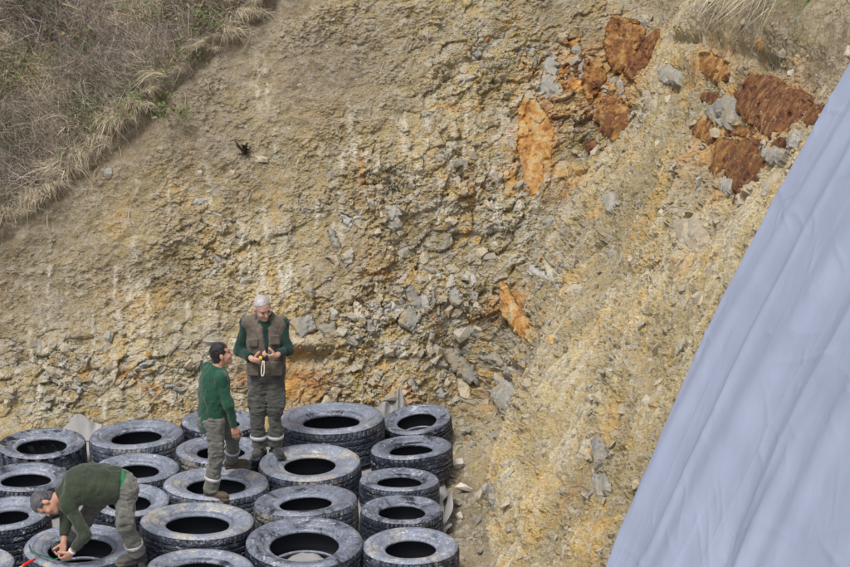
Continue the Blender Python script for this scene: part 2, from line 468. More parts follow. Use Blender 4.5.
disp -= face * 0.035 * rock * sstep(0.10, 0.0, g1) + face * 0.014 * rock * crumb * sstep(0.12, 0.0, g2)
disp = np.where(slab_m, -0.035, disp) + low
# ledges and hollows
disp += spots([(760, 20, 110, 40, .30, -12), (700, 60, 60, 25, .12, -12), (552, 420, 48, 115, .42, 20), (620, 330, 50, 120, .16, 20), (560, 230, 30, 60, .15, 20), (300, 345, 60, 8, .10, 0)])
disp -= spots([(765, 64, 70, 7, .08, -14), (690, 45, 40, 6, .10, -10), (468, 370, 34, 70, .40, 10), (430, 255, 50, 30, .12, 0), (800, 95, 40, 30, .12, 0), (585, 150, 10, 12, .12, 0), (300, 358, 70, 8, .10, -5), (470, 60, 70, 10, .10, 35), (420, 48, 12, 40, .10, 0), (120, 150, 60, 8, .08, 40), (180, 375, 60, 6, .06, 0)])
# rills and lumps in the turf slope
disp += hill_w * (0.10 * n_mid + 0.03 * n_sm)
disp = disp * (1 - 0.80 * floor_w) + floor_w * (0.016 * n_sm + 0.012 * n_xs + 0.010 * f3 + 0.008 * f4 - 0.015)
under = np.exp(-((edge_d - 0.16) / 0.07) ** 2) * (1 - right_w) * (1 - hill_w) * sstep(-0.35, 0.2, n_mid)
disp -= 0.06 * under
edge_lip = np.exp(-((edge_d + 0.02) / 0.10) ** 2) * (1 - right_w)
disp += edge_lip * (0.06 + 0.10 * n_mid)
PD = (Pf + Nf * disp[:, None]).reshape(nu, nv, 3)
ND = grid_normals(PD)
def surf(u, v):
    """point and normal of the finished ground at (u, v)"""
    u = np.atleast_1d(u); v = np.atleast_1d(v)
    i = np.clip(np.searchsorted(ua, u) - 1, 0, nu - 2); j = np.clip(np.searchsorted(va, v) - 1, 0, nv - 2)
    a = np.clip((u - ua[i]) / (ua[i + 1] - ua[i]), 0, 1)[:, None]; b = np.clip((v - va[j]) / (va[j + 1] - va[j]), 0, 1)[:, None]
    p = PD[i, j] * (1 - a) * (1 - b) + PD[i + 1, j] * a * (1 - b) + PD[i, j + 1] * (1 - a) * b + PD[i + 1, j + 1] * a * b
    return p, NB[i, j]
def surf_px(px, py):
    u, v = hit_uv(px, py); p, n = surf(u, v)
    return p[0], n[0]

# what the ground is made of: iron stain, grey stone, soil, scraped pale clay
rust = spots([(538, 140, 16, 52, 1.1, 8), (510, 178, 10, 14, .9, 0), (513, 305, 11, 30, 1.0, -25), (290, 382, 48, 24, 1.05, 0), (450, 108, 30, 4, .9, -5), (300, 352, 50, 6, .8, -6),
              (390, 275, 45, 4, .7, -4), (430, 310, 25, 4, .8, -55), (590, 85, 26, 50, .95, 0), (630, 80, 46, 55, .8, 0), (720, 60, 45, 30, .8, 0), (715, 130, 36, 50, .85, 0), (775, 115, 60, 60, .8, 0), (735, 190, 40, 25, .5, 0), (560, 190, 30, 30, .5, 0),
              (575, 190, 25, 16, .7, 20), (610, 110, 24, 34, .7, 0), (250, 378, 25, 14, .7, 0), (130, 378, 14, 8, .8, 0), (155, 390, 18, 8, .8, 0), (85, 372, 14, 8, .6, 0),
              (400, 395, 25, 14, .7, 0), (478, 390, 14, 16, .7, 0), (565, 500, 6, 50, .5, -12), (500, 440, 16, 30, .5, -15), (690, 270, 20, 20, .4, 0),
              (380, 200, 10, 25, .5, 10), (362, 180, 6, 40, .75, 0), (425, 215, 8, 20, .5, 0), (180, 60, 20, 10, .25, 0), (470, 200, 8, 40, .5, 0), (120, 290, 60, 40, .25, 0), (210, 300, 50, 30, .3, 0)])
rust = np.clip(rust * (0.95 + 0.9 * n_mid + 0.8 * n_sm) - 0.12, 0, 1)
seam = sstep(0.05, 0.0, g1) * sstep(0.55, 0.8, id1) * rock
rust = np.clip(np.maximum(rust, 0.75 * seam * sstep(-0.2, 0.3, n_mid)), 0, 1) * (1 - 0.8 * soil)
grey = np.clip(sstep(0.58, 0.70, id2) * (0.30 + 0.7 * rock) + 0.45 * rock * sstep(-0.1, 0.35, fbm(Pf, 0.8, 3, 15)), 0, 1) * (1 - 0.75 * soil) * (1 - 0.55 * right_w * (1 - rock))
grey = np.maximum(grey, sstep(0.84, 0.88, id3) * 0.6 * (1 - 0.6 * soil))
pale = np.maximum(streak, 0.5 * smear2)
pale = np.clip(np.maximum(streak * (1 - 0.5 * soil), 0.5 * smear2 * (1 - soil)), 0, 1) * 0.95
soil = np.maximum(soil, np.maximum(hill_w, 0.75 * floor_w))
mask = np.stack([rust, grey * 0.8, soil, pale], 1)

def n01(a): return np.clip(0.5 + 0.75 * a, 0, 1)
vary = np.stack([n01(n_big + 0.5 * n_mid), n01(0.7 * n_sm + 0.5 * n_xs + 0.3 * n_mid), n01(0.8 * fbm(Pf, 0.5, 5, 19, 0.6) + 0.3 * n_sm - 0.02 * right_w - 0.14 * sstep(1.8, 0.4, edge_d) * (1 - right_w)), n01(0.9 * fbm(Pf, 0.16, 4, 23, 0.65) + 0.35 * n_xs + 0.25 * (id2 - 0.5))], 1)
ALLF = grid_faces(nu, nv)
def cut_mesh(name, F, mat):
    used = np.unique(F); re = np.zeros(nu * nv, np.int64); re[used] = np.arange(len(used))
    V = PD.reshape(-1, 3)[used]
    F = re[F]
    if (np.cross(UU, VV) @ BB) < 0: F = F[:, ::-1]
    me = mesh_np(name, V, F, False)
    col_attr(me, "mask", mask[used]); col_attr(me, "vary", vary[used])
    return tag(link(name, me, mat), kind="structure")
is_floor = hf > np.maximum(np.minimum(ha, hg), hb) - 0.02
is_hill = ((hg < ha) & (np.minimum(ha, hg) > hb)) | (ht < np.maximum(np.minimum(ha, hg), hb))
fc = np.where(is_floor[ALLF].sum(1) > 2, 2, np.where(is_hill[ALLF].sum(1) > 2, 1, 0))
cliff = cut_mesh("cliff", ALLF[fc == 0], M["earth"])
hillside = cut_mesh("hillside", ALLF[fc == 1], M["earth"])
pit_floor = cut_mesh("pit_floor", ALLF[fc == 2], M["earth"])
# far ground, a little below the pit floor, out to the horizon
gv = np.array([(-900, -900, -0.35), (900, -900, -0.35), (900, 900, -0.35), (-900, 900, -0.35)], float)
gm = mesh_np("ground", gv, np.array([[0, 1, 2, 3]]))
col_attr(gm, "mask", np.tile([0, 0, 0.8, 0], (4, 1))); col_attr(gm, "vary", np.full((4, 4), 0.5))
tag(link("ground", gm, M["earth"]), kind="structure")
# ------------------------------------------------------------------ stones and slabs in the cut
def stone_mat(name, stops, scale=16.0, bump=0.5, patch=None, fleck=None):
    t = NT(name); P = t.pos()
    oi = t.n("ShaderNodeObjectInfo")
    c = t.ramp(t.noise(P, scale, 5, 0.72, 0.12), stops)
    if patch: c = t.mix(t.ramp(t.noise(P, 6.0, 5, 0.74, 0.2), [(0.5, 0.0), (0.60, 0.85)]), c, patch)
    if fleck: c = t.mix(t.ramp(t.noise(P, 17.0, 5, 0.75, 0.4), [(0.58, 0.0), (0.66, 0.75)]), c, fleck)
    c = t.mix(0.7, c, t.ramp(oi.outputs["Random"], [(0.0, 0.72), (1.0, 1.22)]), 'MULTIPLY')
    c = t.mix(0.6, c, t.ramp(t.noise(P, 70.0, 3, 0.6), [(0.3, 0.65), (0.7, 1.25)]), 'MULTIPLY')
    return t.fin(c, 0.85, t.bump(t.noise(P, 60.0, 3, 0.7), bump, 0.012), 0.3)
M["stone_grey"] = stone_mat("stone_grey", [(0.25, (0.20, 0.195, 0.18)), (0.55, (0.33, 0.32, 0.285)), (0.8, (0.45, 0.425, 0.36))], patch=(0.40, 0.32, 0.20))
M["stone_tan"] = stone_mat("stone_tan", [(0.25, (0.30, 0.255, 0.18)), (0.55, (0.41, 0.35, 0.25)), (0.8, (0.50, 0.44, 0.33))], patch=(0.35, 0.34, 0.31))
M["stone_ochre"] = stone_mat("stone_ochre", [(0.34, (0.20, 0.085, 0.030)), (0.46, (0.36, 0.18, 0.05)), (0.56, (0.44, 0.27, 0.09)), (0.66, (0.46, 0.36, 0.19))], 6.0, 0.55, (0.38, 0.31, 0.18), (0.44, 0.40, 0.31))
M["slab_brown"] = stone_mat("slab_brown", [(0.36, (0.045, 0.021, 0.015)), (0.46, (0.105, 0.041, 0.021)), (0.54, (0.160, 0.067, 0.028)), (0.64, (0.25, 0.15, 0.065))], 9.0, 0.5, (0.185, 0.088, 0.028), (0.36, 0.29, 0.20))
M["slab_orange"] = stone_mat("slab_orange", [(0.36, (0.080, 0.034, 0.018)), (0.45, (0.17, 0.075, 0.026)), (0.54, (0.29, 0.145, 0.042)), (0.64, (0.37, 0.25, 0.105))], 8.0, 0.5, (0.115, 0.048, 0.023), (0.40, 0.32, 0.20))
M["slab_pale"] = stone_mat("slab_pale", [(0.3, (0.30, 0.30, 0.29)), (0.6, (0.42, 0.415, 0.39)), (0.8, (0.50, 0.485, 0.44))], 9.0, 0.4, (0.42, 0.35, 0.24))
M["slab_grey"] = stone_mat("slab_grey", [(0.25, (0.17, 0.168, 0.158)), (0.6, (0.30, 0.292, 0.265)), (0.85, (0.42, 0.395, 0.33))], 9.0, 0.45, (0.36, 0.29, 0.185))

def stone_proto(k):
    rr = np.random.default_rng(100 + k)
    bm = bmesh.new()
    n = 9 + k % 4
    ax = (1.0, 0.62 + 0.3 * rr.random(), 0.38 + 0.3 * rr.random())
    for _ in range(n):
        d = unit(rr.normal(size=3)) * (0.85 + 0.3 * rr.random())
        bm.verts.new((d[0] * ax[0] * .5, d[1] * ax[1] * .5, d[2] * ax[2] * .5))
    bmesh.ops.convex_hull(bm, input=bm.verts)
    for v in [v for v in bm.verts if not v.link_faces]: bm.verts.remove(v)
    bmesh.ops.triangulate(bm, faces=bm.faces[:])
    bmesh.ops.recalc_face_normals(bm, faces=bm.faces[:])
    me = bpy.data.meshes.new("stone"); bm.to_mesh(me); bm.free()
    return me
M["stone_pale"] = stone_mat("stone_pale", [(0.3, (0.46, 0.43, 0.36)), (0.6, (0.56, 0.53, 0.46)), (0.8, (0.62, 0.60, 0.54))])
STONES = {}
for mk in ("stone_grey", "stone_tan", "stone_ochre", "stone_pale"):
    STONES[mk] = [stone_proto(k) for k in range(10)]
    for me in STONES[mk]: me.materials.append(M[mk])
def frame_from(n, ang):
    n = unit(n); t = unit(np.cross((0, 0, 1.0), n) if abs(n[2]) < 0.95 else np.array([1.0, 0, 0])); b = np.cross(n, t)
    x = t * math.cos(ang) + b * math.sin(ang); y = np.cross(n, x)
    return np.stack([x, y, n], 1)
# candidate places on the cut, weighted by how broken the rock is there
vis = (SPX > -15) & (SPX < 865) & (SPY > -15) & (SPY < 580) & (hill_w < 0.1) & ((floor_w < 0.3) | (Pf[:, 0] > 0.12))
tarp_side = (SPX - 605) / 245.0 + (SPY - 567) / 507.0 > 0.03
slab_free = ~slab_m
clus = sstep(-0.05, 0.4, fbm(Pf, 0.35, 3, 301))
wgt = np.where(vis & ~tarp_side & slab_free, (0.05 + rock * 0.9 + 0.10 * right_w + 0.9 * floor_w) * (0.12 + clus) * (1 - 0.75 * soil), 0)
area = (np.gradient(ua)[:, None] * np.gradient(va)[None, :]).ravel(); wgt = wgt * area
cdf = np.cumsum(wgt); cdf /= cdf[-1]
NST = 6500
pick = np.searchsorted(cdf, RNG.random(NST))
PDf = PD.reshape(-1, 3)
size = np.clip(0.030 * (RNG.pareto(2.1, NST) + 1), 0.030, 0.17)
hand = [(310, 292, .17, 0), (355, 300, .15, 0), (392, 302, .2, 0), (425, 330, .15, 0), (388, 352, .17, 1), (330, 315, .2, 0), (350, 320, .18, 1), (300, 325, .16, 0),
        (405, 245, .3, 0), (378, 232, .13, 1), (425, 255, .17, 0), (345, 230, .16, 1), (400, 258, .12, 1), (462, 330, .25, 0), (440, 350, .2, 0), (455, 300, .22, 0), (470, 360, .2, 0),
        (490, 398, .16, 1), (455, 395, .14, 1), (280, 205, .17, 1), (262, 210, .14, 1), (665, 150, .0, 0), (632, 238, .14, 0), (690, 292, .16, 0), (722, 222, .2, 1), (748, 205, .16, 1), (780, 160, .2, 0),
        (795, 140, .16, 0), (610, 445, .16, 0), (585, 490, .2, 0), (648, 330, .15, 0), (560, 255, .2, 0), (548, 280, .2, 0), (530, 60, .2, 0), (575, 60, .2, 0), (560, 90, .18, 0), (118, 268, .12, 1), (60, 395, .12, 1),
        (100, 402, .1, 1), (200, 262, .12, 1), (235, 240, .13, 0), (30, 400, .11, 0), (500, 395, .2, 0), (520, 360, .18, 0), (495, 375, .2, 0)]
hp_idx = []
parts_n = 0
order = np.argsort(-size)
def add_stone(p, n, s, mk, k, ang, tiltv, sink, sc=(1, 1, 1), parent=None):
    Rm = frame_from(unit(n + tiltv), ang)
    o = bpy.data.objects.new("stone", STONES[mk][k])
    COL.objects.link(o)
    mat = np.eye(4); mat[:3, :3] = Rm * (s * np.array(sc))[None, :]; mat[:3, 3] = p - n * s * sink
    o.matrix_world = Matrix(mat.tolist())
    o.parent = parent
    return o
for (px, py, s, kind) in hand:
    if s <= 0: continue
    p, n = surf_px(px, py)
    add_stone(p, n, s, ["stone_grey", "stone_tan"][kind], random.randrange(10), random.uniform(0, 6.28), RNG.normal(size=3) * 0.25, 0.04, (1, 1.1, .75), cliff); parts_n += 1
rest_v, rest_f, rest_m, off = [], [], [], 0
protos = {mk: [(np.array([v.co[:] for v in me.vertices]), np.array([p.vertices[:] for p in me.polygons])) for me in STONES[mk]] for mk in STONES}
for q, i in enumerate(order):
    g = pick[i]; p = PDf[g]; n = Nf[g]; s = size[i]
    mk = "stone_ochre" if RNG.random() < 0.02 + 0.5 * rust[g] else ("stone_grey" if RNG.random() < 0.28 + 0.4 * rock[g] else "stone_tan")
    k = int(RNG.integers(10)); ang = RNG.uniform(0, 6.28); tl = RNG.normal(size=3) * 0.32; sink = RNG.uniform(-0.02, 0.22)
    if parts_n < 300:
        add_stone(p, n, s, mk, k, ang, tl, sink, (1, 1, 1), cliff); parts_n += 1
    else:
        V, Fc = protos[mk][k]
        rest_v.append((V * s) @ frame_from(unit(n + tl), ang).T + p - n * s * sink)
        rest_f.append(Fc + off); off += len(V)
        rest_m.append(np.full(len(Fc), ["stone_grey", "stone_tan", "stone_ochre"].index(mk)))
me = mesh_np("small_stones", np.concatenate(rest_v), np.concatenate(rest_f))
for mk in ("stone_grey", "stone_tan", "stone_ochre"): me.materials.append(M[mk])
me.polygons.foreach_set("material_index", np.concatenate(rest_m).astype(np.int32))
tag(link("small_stones", me, None, cliff), kind="stuff")

from mathutils.geometry import delaunay_2d_cdt
def slab(poly_px, mat, proud=0.05, seed=0, rough=0.016, bulge=0.012):
    pts = np.array([surf_px(x, y)[0] for x, y in poly_px]); nrm = unit(sum(surf_px(x, y)[1] for x, y in poly_px))
    c = pts.mean(0); pts = pts - np.outer((pts - c) @ nrm, nrm) * 0.6
    rr = np.random.default_rng(seed)
    tx = unit(np.cross((0, 0, 1.0), nrm)); ty = np.cross(nrm, tx)
    out = []
    for a, b in zip(pts, np.roll(pts, -1, 0)):
        m = max(1, int(np.linalg.norm(b - a) / 0.035))
        for k in range(m):
            out.append(a + (b - a) * k / m + (rr.normal(size=3) * 0.012 if k else 0))
    out = np.array(out); L = len(out)
    o2 = np.stack([(out - c) @ tx, (out - c) @ ty], 1); oh = (out - c) @ nrm
    lo, hi = o2.min(0), o2.max(0)
    gx, gy = np.meshgrid(np.arange(lo[0], hi[0], 0.026), np.arange(lo[1], hi[1], 0.026))
    g2 = np.stack([gx.ravel(), gy.ravel()], 1) + rr.normal(size=(gx.size, 2)) * 0.006
    dm = np.sqrt(((g2[:, None] - o2[None]) ** 2).sum(2)).min(1)
    g2 = g2[dm > 0.016]
    res = delaunay_2d_cdt([Vector(p) for p in np.concatenate([o2, g2])], [], [list(range(L))], 1, 1e-5)
    W2 = np.array([v[:] for v in res[0]]); T = np.array([list(f) for f in res[2] if len(f) == 3])
    used = np.unique(T); re = np.zeros(len(W2), int); re[used] = np.arange(len(used)); W2 = W2[used]; T = re[T]
    dd = np.sqrt(((W2[:, None] - o2[None]) ** 2).sum(2)); de = dd.min(1)
    wi = 1 / (dd + 0.02) ** 2; hh = (wi * oh).sum(1) / wi.sum(1)
    P3 = c + np.outer(W2[:, 0], tx) + np.outer(W2[:, 1], ty) + np.outer(hh, nrm)
    f, g, i_ = facets(P3, 0.26, 400 + seed, 0.8); f2, g2_, i2 = facets(P3, 0.07, 450 + seed, 0.9)
    h = proud - 0.03 * sstep(0.022, 0.0, de) + bulge * sstep(0, 0.12, de) + rough * (1.7 * f + 0.22 * f2) - 0.022 * sstep(0.045, 0, g)
    top = P3 + nrm * (h - 0.02 * (proud > 0.03))[:, None]
    e = {}
    for t in T:
        for a, b in ((t[0], t[1]), (t[1], t[2]), (t[2], t[0])):
            e[(a, b)] = e.get((a, b), 0) + 1
    bd = np.array([k for k in e if (k[1], k[0]) not in e])
    nT = len(top); V = np.concatenate([top, P3 - nrm * 0.30])
    sk = np.stack([bd[:, 1], bd[:, 0], bd[:, 0] + nT, bd[:, 1] + nT], 1)
    me = mesh_np("rock_slab", V, [T, sk])
    return link("rock_slab", me, M[mat], cliff)
for k, (poly, mk, pr) in enumerate(SL):
    slab(poly, mk, pr, k + 1)
# ------------------------------------------------------------------ vegetation on the hillside
def tube(path, radii, sides=5):
    path = np.asarray(path, float); n = len(path)
    tang = np.gradient(path, axis=0); V = []
    ref = np.array([0.3, 0.2, 0.93])
    for k in range(n):
        t = unit(tang[k]); x = unit(np.cross(t, ref)); y = np.cross(t, x)
        for s in range(sides):
            a = 2 * math.pi * s / sides
            V.append(path[k] + radii[k] * (x * math.cos(a) + y * math.sin(a)))
    F = []
    for k in range(n - 1):
        for s in range(sides):
            F.append((k * sides + s, k * sides + (s + 1) % sides, (k + 1) * sides + (s + 1) % sides, (k + 1) * sides + s))
    V.append(path[0]); V.append(path[-1])
    T = [((s + 1) % sides, s, n * sides) for s in range(sides)] + [((n - 1) * sides + s, (n - 1) * sides + (s + 1) % sides, n * sides + 1) for s in range(sides)]
    return np.array(V), np.array(F), np.array(T)
def tube_mesh(name, path, radii, sides=5, smooth=True):
    V, F, T = tube(path, radii, sides)
    return mesh_np(name, V, [F, T], smooth)
def blades(P, D, L, W, B, colr):
    """P roots, D directions, L lengths, W widths, B bend vectors -> 3-triangle blades"""
    n = len(P); side = np.cross(D, RNG.normal(size=(n, 3))); side /= np.linalg.norm(side, axis=1, keepdims=True) + 1e-9
    w = (side * (W / 2)[:, None])
    mid = P + D * (L * 0.5)[:, None] + B * 0.30; tip = P + D * L[:, None] + B
    V = np.stack([P - w, P + w, mid - w * 0.8, mid + w * 0.8, tip], 1).reshape(-1, 3)
    b = np.arange(n)[:, None] * 5
    F = np.concatenate([b + [[0, 1, 3]], b + [[0, 3, 2]], b + [[2, 3, 4]]])
    return V, F, np.repeat(colr, 5, 0)
def veg_mat(name, rough=0.8):
    t = NT(name); at = t.n("ShaderNodeAttribute", attribute_name="tint")
    return t.fin(at.outputs["Color"], rough, None, 0.2)
M["dry_grass"] = veg_mat("dry_grass")
def rgba(c, n, var=0.25):
    c = np.asarray(c, float); k = 1 + var * RNG.uniform(-1, 1, (n, 1))
    return np.concatenate([np.clip(c * k, 0, 1), np.ones((n, 1))], 1)
def pal(cols, n, var=0.25):
    cols = np.asarray(cols, float)
    c = cols[RNG.integers(len(cols), size=n)] * (1 + var * RNG.uniform(-1, 1, (n, 1)))
    return np.concatenate([np.clip(c, 0, 1), np.ones((n, 1))], 1)
hsel = is_hill & (SPX > -70) & (SPX < 420) & (SPY > -70) & (SPY < 420) & (right_w < 0.3)
hw_ = np.where(hsel, area, 0); hcdf = np.cumsum(hw_); hcdf /= hcdf[-1]
def hill_pts(n, bias=None):
    if bias is None: c = hcdf
    else:
        c = np.cumsum(hw_ * bias); c = c / c[-1]
    return np.searchsorted(c, RNG.random(n))
UP = np.array([0, 0, 1.0])
downhill = unit(np.array([0, 0, -1.0]) + NG * NG[2])
def veg(name, n, up, out, rnd, L, W, bendv, cols, bias=None, var=0.3):
    g = hill_pts(n, bias); P = PDf[g] - NG * 0.01
    D = up * UP + out * NG + RNG.normal(size=(n, 3)) * rnd
    D /= np.linalg.norm(D, axis=1, keepdims=True)
    l = RNG.uniform(*L, n); B = (downhill * bendv * RNG.uniform(0.2, 1, (n, 1)) + RNG.normal(size=(n, 3)) * 0.25) * l[:, None]
    return blades(P, D, l, RNG.uniform(*W, n), B, pal(cols, n, var))
def join_blades(name, lst, mat):
    V, F, Cc, off = [], [], [], 0
    for v, f, c in lst:
        V.append(v); F.append(f + off); Cc.append(c); off += len(v)
    me = mesh_np(name, np.concatenate(V), np.concatenate(F)); col_attr(me, "tint", np.concatenate(Cc)); me.materials.append(mat)
    return me
patchn = fbm(Pf, 0.7, 4, 501); edge_near = np.exp(-(edge_d / 0.35) ** 2); gp1 = fbm(Pf, 0.4, 3, 511); dk = fbm(Pf, 0.6, 3, 521)
straw = [(0.60, 0.52, 0.35), (0.70, 0.63, 0.46), (0.50, 0.42, 0.28), (0.66, 0.60, 0.48)]
mauve = [(0.33, 0.285, 0.26), (0.44, 0.39, 0.355), (0.24, 0.205, 0.19), (0.54, 0.485, 0.43), (0.38, 0.325, 0.265)]
green = [(0.085, 0.135, 0.045), (0.12, 0.17, 0.06), (0.07, 0.11, 0.05), (0.16, 0.19, 0.08)]
olive = [(0.20, 0.20, 0.11), (0.26, 0.25, 0.15), (0.15, 0.16, 0.08)]
thin = sstep(0.10, -0.25, edge_d + 0.3 * n_mid) * 0.9 + 0.1
me = join_blades("dry_brush", [
    veg("t", 26000, 0.6, 0.5, 0.6, (0.08, 0.42), (0.003, 0.006), 0.35, mauve, thin * (0.25 + sstep(-0.35, 0.2, -patchn))),
    veg("s", 13000, 0.4, 0.5, 0.5, (0.08, 0.34), (0.003, 0.006), 0.6, straw, thin * (0.08 + edge_near * 0.8 + 1.2 * sstep(0.05, 0.4, patchn))),
    veg("d", 9000, 0.4, 0.3, 0.9, (0.05, 0.26), (0.004, 0.008), 0.4, [(0.07, 0.055, 0.055), (0.12, 0.09, 0.085), (0.05, 0.04, 0.04)], 0.1 + 1.5 * sstep(0.0, 0.4, dk)),
    veg("o", 12500, 0.5, 0.6, 0.5, (0.06, 0.25), (0.004, 0.007), 0.5, olive, thin * (0.08 + sstep(0.0, 0.4, gp1))),
    veg("g", 8000, 0.5, 0.6, 0.5, (0.05, 0.22), (0.005, 0.008), 0.5, green, thin * (0.06 + sstep(0.1, 0.45, gp1))),
    veg("l", 5200, 0.5, 0.8, 0.9, (0.022, 0.045), (0.014, 0.026), 0.1, green + [(0.17, 0.15, 0.08)], thin * (0.05 + sstep(0.05, 0.45, gp1 + 0.3 * n_mid)))], M["dry_grass"])
tag(link("dry_brush", me), "tangled dry grass and twigs covering the hillside above the cut", "dry grass", kind="stuff")
# straw tufts along the turf edge, hanging over the cut
def tuft_mesh(seed, n, L, cols, droop, spread=0.10, w=(0.003, 0.006)):
    P = np.stack([RNG.normal(size=n) * spread, RNG.normal(size=n) * spread * 0.5, RNG.uniform(-0.02, 0.02, n)], 1)
    D = np.stack([RNG.normal(size=n) * 0.45, -RNG.uniform(0.1, 0.9, n), RNG.uniform(0.1, 1.0, n)], 1); D /= np.linalg.norm(D, axis=1, keepdims=True)
    l = RNG.uniform(*L, n)
    B = np.stack([RNG.normal(size=n) * 0.2, -RNG.uniform(0.1, 0.5, n), -RNG.uniform(0.5, 1.5, n) * droop], 1) * l[:, None]
    v, f, c = blades(P, D, l, RNG.uniform(*w, n), B, pal(cols, n))
    me = mesh_np("blades", v, f); col_attr(me, "tint", c); me.materials.append(M["dry_grass"])
    return me
tufts = [tuft_mesh(k, 170 + 50 * k, (0.09, 0.28), straw + [(0.30, 0.25, 0.2), (0.25, 0.2, 0.17)], 0.9, 0.08) for k in range(4)]
for k in range(64):
    f = k / 63.0 + random.uniform(-0.01, 0.01)
    px = -6 + f * 278; py = 234 - f * 240
    p, n = surf_px(px + random.uniform(-12, 5), py - random.uniform(-5, 20) * random.random())
    o = link("grass_tuft", tufts[k % 4], None, None, p)
    o.rotation_euler = (random.uniform(-.3, .3), random.uniform(-.3, .3), random.uniform(-1.4, 0.8)); s = random.choice((0.35, 0.5, 0.65, 0.8, 1.05)) * random.uniform(0.85, 1.15); o.scale = (s, s, s * random.uniform(0.8, 1.2))
    tag(o, "straw-coloured tuft of dry grass drooping over the turf edge of the cut", "grass tuft", "dry grass tufts along the turf edge")
# grass clump hanging over the top of the broken slope beside the big sheet
def clump(px, py, n, L, cols, lab, w=(0.004, 0.008)):
    p, nn = surf_px(px, py)
    P = p + nn * 0.03 + RNG.normal(size=(n, 3)) * np.array([0.14, 0.10, 0.03])
    D = RNG.normal(size=(n, 3)) * 0.35 + np.array([-0.35, -0.35, 0.55]); D /= np.linalg.norm(D, axis=1, keepdims=True)
    l = RNG.uniform(*L, n); B = (np.array([-0.35, -0.25, -1.15]) * RNG.uniform(0.5, 1.1, (n, 1)) + RNG.normal(size=(n, 3)) * 0.15) * l[:, None]
    v, f, c = blades(P, D, l, RNG.uniform(*w, n), B, pal(cols, n))
    me = mesh_np("grass_clump", v - p, f); col_attr(me, "tint", c); me.materials.append(M["dry_grass"])
    return tag(link("grass_clump", me, None, None, p), lab, "grass clump")
clump(798, -4, 260, (0.25, 0.62), straw + [(0.38, 0.30, 0.24)], "long dry grass clump hanging over the slope above the brown slabs")
clump(752, 0, 140, (0.2, 0.5), straw + [(0.30, 0.24, 0.2)], "thin dry grass trailing down grey soil beside the longer clump")
clump(818, 0, 34, (0.25, 0.5), green + [(0.2, 0.25, 0.1)], "few fresh green blades among dry grass above the brown slabs", (0.008, 0.014))
# brambles: cane with leaves
leaf_v = np.array([(0, 0, 0), (0.4, 0.32, 0.05), (1, 0, 0.02), (0.4, -0.32, 0.05)])
M["bark"] = NT("bark").fin((0.16, 0.11, 0.075), 0.8, None, 0.2)
M["root"] = NT("root").fin((0.36, 0.29, 0.21), 0.85, None, 0.2)
def bramble(px, py, dx, ln, seed, nleaf, lab, group):
    rr = np.random.default_rng(seed); p, n = surf_px(px, py)
    T = np.linspace(0, 1, 9)[:, None]
    path = NG * 0.02 + T * ln * unit(np.array([dx, -0.25, 0.65])) + (T ** 2) * ln * np.array([dx * 0.5, -0.25, -0.7]) + np.cumsum(rr.normal(size=(9, 3)) * 0.012, 0) * T
    root = link("bramble", None, None, None, p)
    link("stem", tube_mesh("stem", path, np.linspace(0.006, 0.0025, 9), 5), M["bark"], root)
    V, F, Cc = [], [], []
    for k in range(int(nleaf * 1.8)):
        q = path[min(8, int(rr.uniform(1, 9)))] + rr.normal(size=3) * 0.075
        s = rr.uniform(0.028, 0.06); fr = frame_from(unit(np.array([0, -0.5, 0.8]) + rr.normal(size=3) * 0.6), rr.uniform(0, 6.28))
        F.append((len(V) * 4, len(V) * 4 + 1, len(V) * 4 + 2, len(V) * 4 + 3)); V.append((leaf_v * s) @ fr.T + q)
        c = np.array([(0.07, 0.12, 0.035), (0.10, 0.16, 0.05), (0.14, 0.17, 0.06), (0.16, 0.10, 0.06)][rr.integers(4)]) * rr.uniform(0.7, 1.3)
        Cc += [np.append(c, 1)] * 4
    lm = mesh_np("leaves", np.concatenate(V), np.array(F)); col_attr(lm, "tint", np.array(Cc)); lm.materials.append(M["dry_grass"])
    link("leaves", lm, None, root)
    tag(root, lab, "bramble", group)
for k, (px, py, dx, ln, nl) in enumerate([(150, 112, .5, .5, 70), (163, 100, -.4, .4, 60), (118, 118, .3, .35, 30), (190, 32, .3, .5, 45), (200, 60, -.3, .5, 40), (20, 62, .6, .6, 40), (60, 48, .5, .5, 30),
                                          (40, 75, -.5, .5, 30), (130, 75, .4, .6, 30), (95, 40, -.4, .6, 30), (75, 125, .6, .5, 25), (170, 20, -.5, .4, 30), (15, 15, .5, .6, 25), (118, 15, .5, .5, 25), (225, 15, -.4, .4, 25), (50, 170, .4, .4, 18)]):
    bramble(px, py, dx, ln, 900 + k, nl, "leafy bramble spilling over the turf edge above bare soil" if k < 3 else "leafy green bramble growing among dry brush on the hillside", "brambles at the turf edge" if k < 3 else "brambles on the hillside")
for k, (px, py, dx, dz, ln) in enumerate([(8, 80, .75, -.75, .75), (60, 10, .6, -.3, .7), (85, 20, .8, .3, .6), (40, 130, .9, .1, .5), (105, 60, .5, -.7, .6), (180, 30, .3, -.9, .5), (66, 138, 1, .1, .45)]):
    p, n = surf_px(px, py); T = np.linspace(0, 1, 7)[:, None]
    path = NG * (0.16 + 0.08 * np.sin(3 * T)) + T * ln * unit(np.array([dx, -0.1, dz])) + T * (1 - T) * np.array([0, 0, 0.15])
    path[0] -= NG * 0.18
    o = link("dead_cane", tube_mesh("dead_cane", path, np.linspace(0.007, 0.003, 7), 5), M["root"] if k % 2 else M["bark"], None, p)
    tag(o, "bare dead cane lying across the dry brush of the hillside", "twig", "dead canes on the hillside")
